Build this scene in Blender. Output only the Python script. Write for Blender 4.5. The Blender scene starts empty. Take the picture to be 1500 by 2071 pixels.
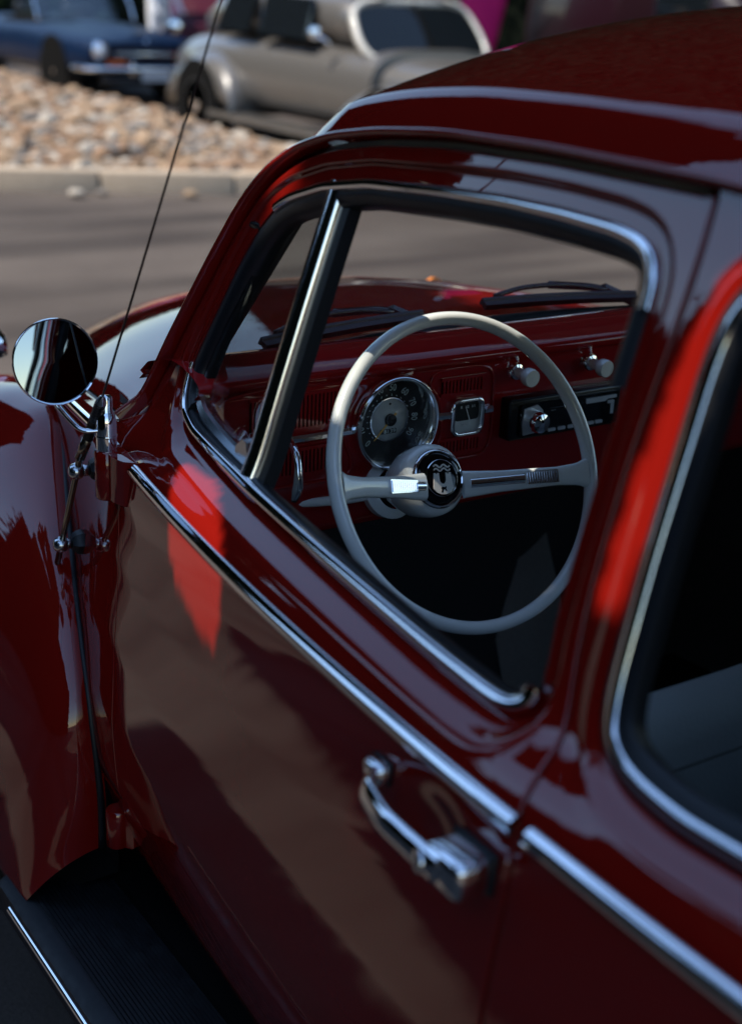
import bpy, bmesh, math, random
import numpy as np
from mathutils import Vector, Matrix
from mathutils.geometry import delaunay_2d_cdt
R = math.radians
sc = bpy.context.scene
col = sc.collection
rng = np.random.default_rng(7)
random.seed(7)

# ---------------------------------------------------------------- camera
# world: x = towards the nose of the red car, y = its left side, z = up
CAM = np.array([-2.221, 1.319, 1.530])
yaw, pitch, roll = R(34.218), R(20.961), R(2.653)
fwd = Vector((math.cos(pitch)*math.cos(yaw), -math.cos(pitch)*math.sin(yaw), -math.sin(pitch)))
rgt = fwd.cross(Vector((0, 0, 1))).normalized()
upv = rgt.cross(fwd)
r2 = rgt*math.cos(roll)+upv*math.sin(roll)
u2 = -rgt*math.sin(roll)+upv*math.cos(roll)
cd = bpy.data.cameras.new('camera'); cam = bpy.data.objects.new('camera', cd); col.objects.link(cam)
M3 = Matrix((r2, u2, -fwd)).transposed()
cam.matrix_world = Matrix.Translation(Vector(CAM)) @ M3.to_4x4()
cd.sensor_fit = 'VERTICAL'; cd.sensor_height = 36.0; cd.lens = 50.0
cd.clip_start = 0.05; cd.clip_end = 900
cd.dof.use_dof = True; cd.dof.focus_distance = 1.83; cd.dof.aperture_fstop = 3.0; cd.dof.aperture_blades = 9
sc.camera = cam

# ---------------------------------------------------------------- world and sun
SUN = Vector((0.14, 0.54, 0.83)).normalized()          # towards the sun
wd = bpy.data.worlds.new('World'); sc.world = wd; wd.use_nodes = True
nt = wd.node_tree; nt.nodes.clear()
sky = nt.nodes.new('ShaderNodeTexSky'); sky.sky_type = 'NISHITA'; sky.sun_disc = False
sky.sun_elevation = math.asin(SUN.z); sky.sun_rotation = math.atan2(SUN.x, SUN.y)
sky.altitude = 300; sky.air_density = 1.2; sky.dust_density = 0.05; sky.ozone_density = 2.5
bg = nt.nodes.new('ShaderNodeBackground'); bg.inputs['Strength'].default_value = 0.13
wo = nt.nodes.new('ShaderNodeOutputWorld')
nt.links.new(sky.outputs[0], bg.inputs[0]); nt.links.new(bg.outputs[0], wo.inputs[0])
sl = bpy.data.lights.new('sun', 'SUN'); sl.energy = 3.8; sl.angle = R(0.4); sl.color = (1.0, 0.93, 0.83)
so = bpy.data.objects.new('sun', sl); col.objects.link(so)
so.rotation_euler = SUN.to_track_quat('Z', 'Y').to_euler()
vs = sc.view_settings; vs.view_transform = 'Standard'; vs.look = 'None'; vs.exposure = 0.95; vs.gamma = 1.0
vs.use_curve_mapping = False
sc.cycles.use_denoising = True
sc.cycles.max_bounces = 8; sc.cycles.transparent_max_bounces = 12; sc.cycles.glossy_bounces = 5; sc.cycles.diffuse_bounces = 4
sc.cycles.sample_clamp_indirect = 6.0
sc.cycles.caustics_reflective = False; sc.cycles.caustics_refractive = False

# ---------------------------------------------------------------- materials
MATS = {}
def mat(name, colr=(.5, .5, .5), rough=.5, metal=0., spec=.5, coat=0., coat_r=.03, noise=None, bump=None, rvar=None, ior=1.5, sheen=0.):
    """procedural principled material; noise=(scale, amount, second colour), bump=(scale, strength), rvar=(scale, lo, hi)"""
    if name in MATS: return MATS[name]
    m = bpy.data.materials.new(name); m.use_nodes = True
    t = m.node_tree; b = t.nodes['Principled BSDF']
    b.inputs['Base Color'].default_value = (*colr, 1); b.inputs['Roughness'].default_value = rough
    b.inputs['Metallic'].default_value = metal; b.inputs['IOR'].default_value = ior
    b.inputs['Specular IOR Level'].default_value = spec
    b.inputs['Coat Weight'].default_value = coat; b.inputs['Coat Roughness'].default_value = coat_r
    if sheen: b.inputs['Sheen Weight'].default_value = sheen
    tc = t.nodes.new('ShaderNodeTexCoord')
    if noise:
        n = t.nodes.new('ShaderNodeTexNoise'); n.inputs['Scale'].default_value = noise[0]; n.inputs['Detail'].default_value = 6
        n.inputs['Roughness'].default_value = .65
        t.links.new(tc.outputs['Object'], n.inputs['Vector'])
        rp = t.nodes.new('ShaderNodeValToRGB'); rp.color_ramp.elements[0].position = .5-noise[1]*.5; rp.color_ramp.elements[1].position = .5+noise[1]*.5
        rp.color_ramp.elements[0].color = (*colr, 1); rp.color_ramp.elements[1].color = (*noise[2], 1)
        t.links.new(n.outputs['Fac'], rp.inputs[0]); t.links.new(rp.outputs[0], b.inputs['Base Color'])
    if rvar:
        n2 = t.nodes.new('ShaderNodeTexNoise'); n2.inputs['Scale'].default_value = rvar[0]; n2.inputs['Detail'].default_value = 4
        t.links.new(tc.outputs['Object'], n2.inputs['Vector'])
        mr = t.nodes.new('ShaderNodeMapRange'); mr.inputs['From Min'].default_value = .35; mr.inputs['From Max'].default_value = .7
        mr.inputs['To Min'].default_value = rvar[1]; mr.inputs['To Max'].default_value = rvar[2]
        t.links.new(n2.outputs['Fac'], mr.inputs[0]); t.links.new(mr.outputs[0], b.inputs['Roughness'])
    if bump:
        n3 = t.nodes.new('ShaderNodeTexNoise'); n3.inputs['Scale'].default_value = bump[0]; n3.inputs['Detail'].default_value = 5
        t.links.new(tc.outputs['Object'], n3.inputs['Vector'])
        bp = t.nodes.new('ShaderNodeBump'); bp.inputs['Strength'].default_value = bump[1]; bp.inputs['Distance'].default_value = .01
        t.links.new(n3.outputs['Fac'], bp.inputs['Height']); t.links.new(bp.outputs[0], b.inputs['Normal'])
    MATS[name] = m
    return m

PAINT = mat('ruby_paint', (.205, .0062, .0036), rough=.5, spec=.0, coat=1.0, coat_r=.010)
def weather(m, scale=260., amt=.5):
    t = m.node_tree; b = t.nodes['Principled BSDF']; tc = t.nodes.new('ShaderNodeTexCoord')
    vo = t.nodes.new('ShaderNodeTexVoronoi'); vo.inputs['Scale'].default_value = scale; t.links.new(tc.outputs['Object'], vo.inputs['Vector'])
    no = t.nodes.new('ShaderNodeTexNoise'); no.inputs['Scale'].default_value = 7.; no.inputs['Detail'].default_value = 5; t.links.new(tc.outputs['Object'], no.inputs['Vector'])
    lt = t.nodes.new('ShaderNodeMapRange'); lt.inputs['From Min'].default_value = .10; lt.inputs['From Max'].default_value = .04; lt.inputs['To Min'].default_value = 0; lt.inputs['To Max'].default_value = 1; t.links.new(vo.outputs['Distance'], lt.inputs[0])
    mk = t.nodes.new('ShaderNodeMapRange'); mk.inputs['From Min'].default_value = .50; mk.inputs['From Max'].default_value = .72; t.links.new(no.outputs['Fac'], mk.inputs[0])
    mu = t.nodes.new('ShaderNodeMath'); mu.operation = 'MULTIPLY'; t.links.new(lt.outputs[0], mu.inputs[0]); t.links.new(mk.outputs[0], mu.inputs[1])
    m2 = t.nodes.new('ShaderNodeMath'); m2.operation = 'MULTIPLY'; m2.inputs[1].default_value = amt; t.links.new(mu.outputs[0], m2.inputs[0])
    mx = t.nodes.new('ShaderNodeMixRGB'); mx.inputs[1].default_value = b.inputs['Base Color'].default_value; mx.inputs[2].default_value = (.45, .38, .32, 1)
    t.links.new(m2.outputs[0], mx.inputs[0]); t.links.new(mx.outputs[0], b.inputs['Base Color'])
    cr = t.nodes.new('ShaderNodeMapRange'); cr.inputs['From Min'].default_value = .35; cr.inputs['From Max'].default_value = .75; cr.inputs['To Min'].default_value = .008; cr.inputs['To Max'].default_value = .045
    t.links.new(no.outputs['Fac'], cr.inputs[0]); t.links.new(cr.outputs[0], b.inputs['Coat Roughness'])
    pe = t.nodes.new('ShaderNodeTexNoise'); pe.inputs['Scale'].default_value = 34.; pe.inputs['Detail'].default_value = 2; t.links.new(tc.outputs['Object'], pe.inputs['Vector'])
    bp = t.nodes.new('ShaderNodeBump'); bp.inputs['Strength'].default_value = .010; bp.inputs['Distance'].default_value = .004; t.links.new(pe.outputs['Fac'], bp.inputs['Height']); t.links.new(bp.outputs[0], b.inputs['Coat Normal'])
weather(PAINT)
PAINT.node_tree.nodes['Principled BSDF'].inputs['Coat IOR'].default_value = 1.72
DASHP = mat('dash_paint', (.30, .009, .010), rough=.5, spec=.0, coat=1., coat_r=.03)
CHROME = mat('chrome', (.90, .91, .93), rough=.04, metal=1., rvar=(30., .02, .07))
SATIN = mat('satin_steel', (.62, .64, .66), rough=.22, metal=1.)
RUBBER = mat('black_rubber', (.009, .010, .012), rough=.42, spec=.4)
BLACK = mat('black_plastic', (.008, .008, .009), rough=.25)
GLOSSB = mat('gloss_black', (.004, .004, .005), rough=.06)
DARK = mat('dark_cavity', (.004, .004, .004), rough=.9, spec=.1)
IVORY = mat('grey_ivory_plastic', (.86, .865, .83), rough=.25, coat=1., coat_r=.04)
CARPET = mat('charcoal_carpet', (.085, .083, .082), rough=.95, spec=.1, bump=(400., .6))
VINYL = mat('grey_vinyl', (.33, .35, .35), rough=.55, bump=(260., .15))
HEADL = mat('headliner', (.72, .70, .66), rough=.9)
DIAL = mat('dial_black', (.006, .007, .008), rough=.45)
SILVER = mat('dial_silver', (.55, .57, .56), rough=.45)
NUM = mat('numeral_print', (.66, .74, .70), rough=.6)
NEEDLE = mat('needle_orange', (.85, .45, .08), rough=.5)

def glass(name, tint=(1, 1, 1), ior=1.5, rough=0.0, spec_boost=1.0):
    m = bpy.data.materials.new(name); m.use_nodes = True; t = m.node_tree; t.nodes.clear()
    o = t.nodes.new('ShaderNodeOutputMaterial'); mx = t.nodes.new('ShaderNodeMixShader')
    tr = t.nodes.new('ShaderNodeBsdfTransparent'); tr.inputs[0].default_value = (*tint, 1)
    gl = t.nodes.new('ShaderNodeBsdfGlossy'); gl.inputs['Roughness'].default_value = rough
    lw = t.nodes.new('ShaderNodeLayerWeight'); lw.inputs[0].default_value = .5
    pw = t.nodes.new('ShaderNodeMath'); pw.operation = 'POWER'; pw.inputs[1].default_value = 5.
    mu = t.nodes.new('ShaderNodeMath'); mu.operation = 'MULTIPLY_ADD'; mu.use_clamp = True
    f0 = ((ior-1)/(ior+1))**2*2*spec_boost; mu.inputs[1].default_value = 1-f0; mu.inputs[2].default_value = f0
    t.links.new(lw.outputs['Facing'], pw.inputs[0]); t.links.new(pw.outputs[0], mu.inputs[0]); t.links.new(mu.outputs[0], mx.inputs[0])
    t.links.new(tr.outputs[0], mx.inputs[1]); t.links.new(gl.outputs[0], mx.inputs[2]); t.links.new(mx.outputs[0], o.inputs[0])
    MATS[name] = m
    return m
GLASS = glass('window_glass', (.93, .96, .95), 1.5, 0.0, 1.6)
GLASSV = glass('vent_glass', (.88, .90, .89), 1.5, 0.02, 1.0)
GLASSQ = glass('quarter_glass', (.85, .88, .88), 1.45, 0.0, .3)

# ---------------------------------------------------------------- mesh helpers
def link(o, parent=None):
    col.objects.link(o)
    if parent is not None: o.parent = parent
    return o
def mesh(name, V, F, m=None, parent=None, smooth=True, normals=None, mats=None, fm=None):
    me = bpy.data.meshes.new(name)
    me.from_pydata([tuple(float(c) for c in v) for v in V], [], [tuple(int(i) for i in f) for f in F])
    if mats:
        for q in mats: me.materials.append(q)
        if fm is not None: me.polygons.foreach_set('material_index', np.asarray(fm, dtype=np.int32))
    elif m: me.materials.append(m)
    me.polygons.foreach_set('use_smooth', [bool(smooth)]*len(me.polygons))
    me.update()
    if normals is not None:
        A = np.array(normals, float)
        flip = [p.index for p in me.polygons if np.dot(A[list(p.vertices)].sum(0), p.normal) < 0]
        if flip:
            fl = set(flip); F2 = [tuple(p.vertices)[::-1] if p.index in fl else tuple(p.vertices) for p in me.polygons]
            mm = list(me.materials); me.clear_geometry()
            me.from_pydata([tuple(float(c) for c in v) for v in V], [], F2)
            me.polygons.foreach_set('use_smooth', [True]*len(me.polygons)); me.update()
        me.normals_split_custom_set_from_vertices([tuple(float(c) for c in n) for n in normals])
    return link(bpy.data.objects.new(name, me), parent)
def empty(name, loc=(0, 0, 0), parent=None):
    o = bpy.data.objects.new(name, None); o.location = loc; o.empty_display_size = .1
    return link(o, parent)
def tag(o, label=None, cat=None, group=None, kind=None):
    if label: o['label'] = label
    if cat: o['category'] = cat
    if group: o['group'] = group
    if kind: o['kind'] = kind
    return o
class MB:
    """collects several shapes into ONE mesh (vertices, faces, material slots)"""
    def __init__(s): s.V = []; s.F = []; s.M = []; s.mats = []
    def add(s, V, F, m):
        if m not in s.mats: s.mats.append(m)
        k = s.mats.index(m); n = len(s.V)
        s.V += [tuple(v) for v in V]; s.F += [tuple(i+n for i in f) for f in F]; s.M += [k]*len(F)
    def build(s, name, parent=None, smooth=True, angle=None):
        o = mesh(name, s.V, s.F, None, parent, smooth, None, s.mats, s.M)
        if angle: autosmooth(o, angle)
        return o
def autosmooth(o, deg=35):
    bm = bmesh.new(); bm.from_mesh(o.data); th = R(deg)
    for e in bm.edges:
        if len(e.link_faces) == 2 and e.calc_face_angle(0) > th: e.smooth = False
    bm.to_mesh(o.data); bm.free()
def box_vf(c, s, rot=None):
    c = np.array(c, float); s = np.array(s, float)/2
    V = [np.array([i, j, k])*s for i in (-1, 1) for j in (-1, 1) for k in (-1, 1)]
    if rot is not None: V = [np.array(rot @ Vector(v)) for v in V]
    V = [v+c for v in V]
    return V, [(0, 1, 3, 2), (4, 6, 7, 5), (0, 4, 5, 1), (2, 3, 7, 6), (0, 2, 6, 4), (1, 5, 7, 3)]
def rbox(name, c, s, r, m, parent=None, seg=3, rot=None):
    bm = bmesh.new(); bmesh.ops.create_cube(bm, size=1)
    for v in bm.verts: v.co = Vector((v.co.x*s[0], v.co.y*s[1], v.co.z*s[2]))
    bmesh.ops.bevel(bm, geom=list(bm.edges), offset=r, segments=seg, profile=.5, affect='EDGES')
    if rot is not None: bmesh.ops.rotate(bm, verts=bm.verts, cent=(0, 0, 0), matrix=rot.to_3x3())
    bmesh.ops.translate(bm, verts=bm.verts, vec=c)
    me = bpy.data.meshes.new(name); bm.to_mesh(me); bm.free(); me.materials.append(m)
    me.polygons.foreach_set('use_smooth', [True]*len(me.polygons))
    o = link(bpy.data.objects.new(name, me), parent); autosmooth(o, 40); return o
def resample(P, step, closed=False):
    P = np.asarray(P, float)
    if closed: P = np.vstack([P, P[:1]])
    d = np.r_[0, np.cumsum(np.linalg.norm(np.diff(P, axis=0), axis=1))]
    n = max(int(round(d[-1]/step)), 2)
    t = np.linspace(0, d[-1], n+1)
    Q = np.stack([np.interp(t, d, P[:, i]) for i in range(P.shape[1])], 1)
    return Q[:-1] if closed else Q
def smooth_path(P, step=.008, sig=.02, closed=False):
    """densify a polyline and round it (gaussian along its length)"""
    Q = resample(P, step, closed); n = len(Q); k = max(int(3*sig/step), 1)
    w = np.exp(-.5*(np.arange(-k, k+1)*step/sig)**2); w /= w.sum()
    if closed:
        idx = (np.arange(n)[:, None]+np.arange(-k, k+1)[None]) % n
        return (Q[idx]*w[None, :, None]).sum(1)
    E = np.vstack([2*Q[0]-Q[1:k+1][::-1] if n > k else np.repeat(Q[:1], k, 0), Q, 2*Q[-1]-Q[-k-1:-1][::-1] if n > k else np.repeat(Q[-1:], k, 0)])
    return np.stack([(E[i:i+2*k+1]*w[:, None]).sum(0) for i in range(n)])
def unit(v): v = np.asarray(v, float); return v/np.maximum(np.linalg.norm(v, axis=-1, keepdims=True), 1e-12)
def sweep_vf(P, prof, N=None, closed=False, cap=True, scale=None):
    """sweep closed 2-D profile (a along side, b along N) on path P; N = surface normals per point"""
    P = np.asarray(P, float); n = len(P)
    T = np.roll(P, -1, 0)-np.roll(P, 1, 0) if closed else np.gradient(P, axis=0)
    T = unit(T)
    if N is None:
        N = np.zeros_like(P); ref = np.array([0, 0, 1.]) if abs(T[0][2]) < .9 else np.array([1., 0, 0])
        N[0] = unit(ref-T[0]*(ref@T[0]))
        for i in range(1, n):
            v = N[i-1]-T[i]*(N[i-1]@T[i]); N[i] = unit(v)
    else:
        N = np.broadcast_to(np.asarray(N, float), P.shape); N = unit(N-T*(N*T).sum(1, keepdims=True))
    S = np.cross(T, N); k = len(prof); pr = np.asarray(prof, float)
    sc_ = np.ones(n) if scale is None else np.asarray(scale)
    V = [P[i]+S[i]*a*sc_[i]+N[i]*b*sc_[i] for i in range(n) for a, b in pr]
    F = []
    for i in range(n if closed else n-1):
        j = (i+1) % n
        for q in range(k):
            q2 = (q+1) % k
            F.append((i*k+q, i*k+q2, j*k+q2, j*k+q))
    if cap and not closed:
        F.append(tuple(range(k))[::-1]); F.append(tuple((n-1)*k+q for q in range(k)))
    return V, F
def circ_prof(r, k=10, ry=None):
    ry = ry or r
    return [(r*math.cos(2*math.pi*i/k), ry*math.sin(2*math.pi*i/k)) for i in range(k)]
def tube(name, P, r, m, parent=None, k=10, closed=False, scale=None, ry=None, N=None):
    V, F = sweep_vf(P, circ_prof(r, k, ry), N, closed, True, scale)
    return mesh(name, V, F, m, parent)
def sweep(name, P, prof, m, parent=None, N=None, closed=False, angle=40, scale=None):
    V, F = sweep_vf(P, prof, N, closed, True, scale)
    o = mesh(name, V, F, m, parent); autosmooth(o, angle); return o
def lathe_vf(prof, org, axis, seg=32, cap0=True, cap1=True, ex=1., ey=1., ref=(0, 0, 1)):
    """prof = [(radius, height along axis)]"""
    a = unit(axis); rf = np.array(ref, float)
    if abs(a@unit(rf)) > .95: rf = np.array([1., 0, 0])
    e1 = unit(np.cross(rf, a)); e2 = np.cross(a, e1); org = np.array(org, float)
    V = []; F = []
    for r, h in prof:
        for i in range(seg):
            t = 2*math.pi*i/seg
            V.append(org+a*h+e1*r*math.cos(t)*ex+e2*r*math.sin(t)*ey)
    for j in range(len(prof)-1):
        for i in range(seg):
            i2 = (i+1) % seg
            F.append((j*seg+i, j*seg+i2, (j+1)*seg+i2, (j+1)*seg+i))
    if cap0: F.append(tuple(range(seg))[::-1])
    if cap1: F.append(tuple((len(prof)-1)*seg+i for i in range(seg)))
    return V, F
def lathe(name, prof, org, axis, m, parent=None, seg=32, angle=40, **k):
    V, F = lathe_vf(prof, org, axis, seg, **k)
    o = mesh(name, V, F, m, parent); autosmooth(o, angle); return o
def prism_vf(poly, x0, x1):
    """polygon in the (y,z) plane extruded along x"""
    n = len(poly); V = [(x0, y, z) for y, z in poly]+[(x1, y, z) for y, z in poly]
    F = [tuple(range(n)), tuple(range(2*n-1, n-1, -1))]+[(i, i+n, (i+1) % n+n, (i+1) % n) for i in range(n)]
    return V, F
def rrect(cy, cz, w, h, r, k=5):
    P = []
    for sy, sz, a0 in ((1, 1, 0), (-1, 1, 90), (-1, -1, 180), (1, -1, 270)):
        for i in range(k+1):
            a = R(a0+90*i/k); P.append((cy+sy*(w/2-r)+r*math.cos(a), cz+sz*(h/2-r)+r*math.sin(a)))
    return P
_txt = {}
def text_vf(s, size, depth=.0004):
    key = (s, size)
    if key not in _txt:
        cu = bpy.data.curves.new('t', 'FONT'); cu.body = s; cu.size = size; cu.align_x = 'CENTER'; cu.align_y = 'CENTER'; cu.extrude = depth; cu.resolution_u = 3
        o = bpy.data.objects.new('t', cu); col.objects.link(o)
        me = bpy.data.meshes.new_from_object(o.evaluated_get(bpy.context.evaluated_depsgraph_get()))
        V = [tuple(v.co) for v in me.vertices]; F = [tuple(p.vertices) for p in me.polygons]
        bpy.data.objects.remove(o); bpy.data.curves.remove(cu); bpy.data.meshes.remove(me)
        _txt[key] = (V, F)
    return _txt[key]
def put(VF, org, ex, ey, ez=None):
    V, F = VF; ex = np.array(ex, float); ey = np.array(ey, float); ez = np.cross(ex, ey) if ez is None else np.array(ez, float)
    org = np.array(org, float)
    return [org+ex*v[0]+ey*v[1]+ez*v[2] for v in V], F

# ---------------------------------------------------------------- body side surface of the red car
_PZ = np.array([(.20, -.19), (.30, -.098), (.36, -.058), (.42, -.030), (.52, -.003), (.62, .010), (.72, .014), (.82, .011), (.90, .004), (.945, -.002), (.962, -.008),
                (.978, -.024), (.995, -.055), (1.03, -.070), (1.1, -.092), (1.2, -.1245), (1.34, -.172), (1.40, -.195), (1.46, -.225), (1.6, -.30)])
_zz = np.arange(.20, 1.6, .001); _pp = np.interp(_zz, _PZ[:, 0], _PZ[:, 1])
_k = np.arange(-30, 31)*.001; _w = np.exp(-.5*(_k/.0075)**2); _w /= _w.sum()
_ps = np.convolve(np.pad(_pp, 30, mode='edge'), _w, 'valid')
def pz(z): return np.interp(z, _zz, _ps)
def az(z):
    t = np.clip((z-.50)/.38, 0, 1); t = t*t*(3-2*t); return .045+(.0836-.045)*t
def H0(x, z):
    x = np.asarray(x, float); z = np.asarray(z, float)
    return .724-az(z)*(x+1.65)**2+pz(z)
def poly_dist(x, z, P, closed=True):
    """unsigned distance of points to a polyline"""
    A = np.asarray(P); B = np.roll(A, -1, 0) if closed else A[1:]
    if not closed: A = A[:-1]
    x = np.atleast_1d(np.asarray(x, float)); z = np.atleast_1d(np.asarray(z, float))
    out = np.empty(x.shape)
    for s in range(0, len(x), 4000):
        px = x[s:s+4000, None]; pz_ = z[s:s+4000, None]
        dx = (B-A)[:, 0][None]; dz = (B-A)[:, 1][None]; L = dx*dx+dz*dz+1e-15
        t = np.clip(((px-A[:, 0])*dx+(pz_-A[:, 1])*dz)/L, 0, 1)
        out[s:s+4000] = np.sqrt(((px-A[:, 0]-t*dx)**2+(pz_-A[:, 1]-t*dz)**2).min(1))
    return out
def inside(x, z, P):
    P = np.asarray(P); n = len(P); c = np.zeros(np.shape(x), bool)
    for i in range(n):
        x1, z1 = P[i]; x2, z2 = P[(i+1) % n]
        if z1 == z2: continue
        m = ((z1 > z) != (z2 > z)) & (x < (x2-x1)*(z-z1)/(z2-z1)+x1); c ^= m
    return c
def sstep(t): t = np.clip(t, 0, 1); return t*t*(3-2*t)

# door window opening, door outline, quarter window (x, z)
W_OUT = smooth_path([(-.704, 1.050), (-.710, 1.030), (-.728, 1.014), (-.772, 1.005), (-.845, 1.002), (-.974, .998), (-1.09, .996), (-1.20, .994), (-1.29, .992), (-1.37, .990), (-1.44, .989),
                     (-1.474, .990), (-1.487, 1.000), (-1.484, 1.03), (-1.477, 1.06), (-1.473, 1.104), (-1.469, 1.16), (-1.466, 1.20), (-1.464, 1.247), (-1.461, 1.29), (-1.458, 1.322), (-1.448, 1.338), (-1.430, 1.347),
                     (-1.397, 1.351), (-1.33, 1.352), (-1.249, 1.350), (-1.157, 1.344), (-1.011, 1.331), (-.915, 1.314), (-.843, 1.292), (-.812, 1.276), (-.781, 1.246), (-.753, 1.196), (-.726, 1.131), (-.703, 1.074)], .006, .009, True)
GAPR = [(-1.490, 1.384), (-1.497, 1.34), (-1.498, 1.28), (-1.498, 1.21), (-1.501, 1.15), (-1.507, 1.09), (-1.515, 1.045), (-1.528, 1.005), (-1.545, .970), (-1.552, .935), (-1.552, .89), (-1.549, .838), (-1.545, .76), (-1.538, .66), (-1.525, .55), (-1.510, .46), (-1.495, .385)]
Q_OUT = smooth_path([(-1.548, 1.340), (-1.536, 1.318), (-1.532, 1.292), (-1.533, 1.26), (-1.536, 1.222), (-1.541, 1.141), (-1.546, 1.09), (-1.549, 1.056), (-1.554, 1.028), (-1.565, 1.008), (-1.584, .996), (-1.612, .990), (-1.66, .987), (-1.74, .990), (-1.85, .998),
                     (-1.96, 1.012), (-2.03, 1.035), (-2.05, 1.07), (-2.03, 1.13), (-1.97, 1.22), (-1.90, 1.295), (-1.83, 1.338), (-1.75, 1.352), (-1.66, 1.355), (-1.58, 1.352)], .007, .011, True)
# drip rail in (x,z)
DRIP = smooth_path([(-.598, .975), (-.632, 1.060), (-.680, 1.148), (-.715, 1.212), (-.748, 1.268), (-.790, 1.308), (-.845, 1.338), (-.92, 1.360), (-1.02, 1.376), (-1.14, 1.388), (-1.30, 1.394), (-1.50, 1.395), (-1.70, 1.387), (-1.90, 1.362), (-2.10, 1.318), (-2.30, 1.25)], .012, .02)
def lip(x, z, P, a=.0065):
    """recessed reveal running round a window opening"""
    d = poly_dist(x, z, P); low = 1-sstep((z-.995)/.03)
    return -(a+.0075*low)*(1-sstep((d-.0135+.002*low)/.0065))+.0025*low*np.exp(-((d-.0215)/.004)**2)
HC = (-1.452, .888)                                   # finger scoop behind the door handle
def H_door(x, z):
    x = np.asarray(x, float); z = np.asarray(z, float); sh = x.shape; xf = x.ravel(); zf = z.ravel()
    h = H0(xf, zf)+lip(xf, zf, W_OUT)
    e = ((xf-HC[0])/.040)**2+((zf-HC[1])/.030)**2
    h = h-.009*np.exp(-e**1.5)
    return h.reshape(sh)
def H_quarter(x, z):
    x = np.asarray(x, float); z = np.asarray(z, float); sh = x.shape; xf = x.ravel(); zf = z.ravel()
    d = poly_dist(xf, zf, Q_OUT)
    h = H0(xf, zf)+.0035*np.exp(-((d-.010)/.007)**2)
    return h.reshape(sh)
def normals_of(hf, x, z, e=.0015):
    hx = (hf(x+e, z)-hf(x-e, z))/(2*e); hz = (hf(x, z+e)-hf(x, z-e))/(2*e)
    return unit(np.stack([-hx, np.ones_like(hx), -hz], 1))
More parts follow.
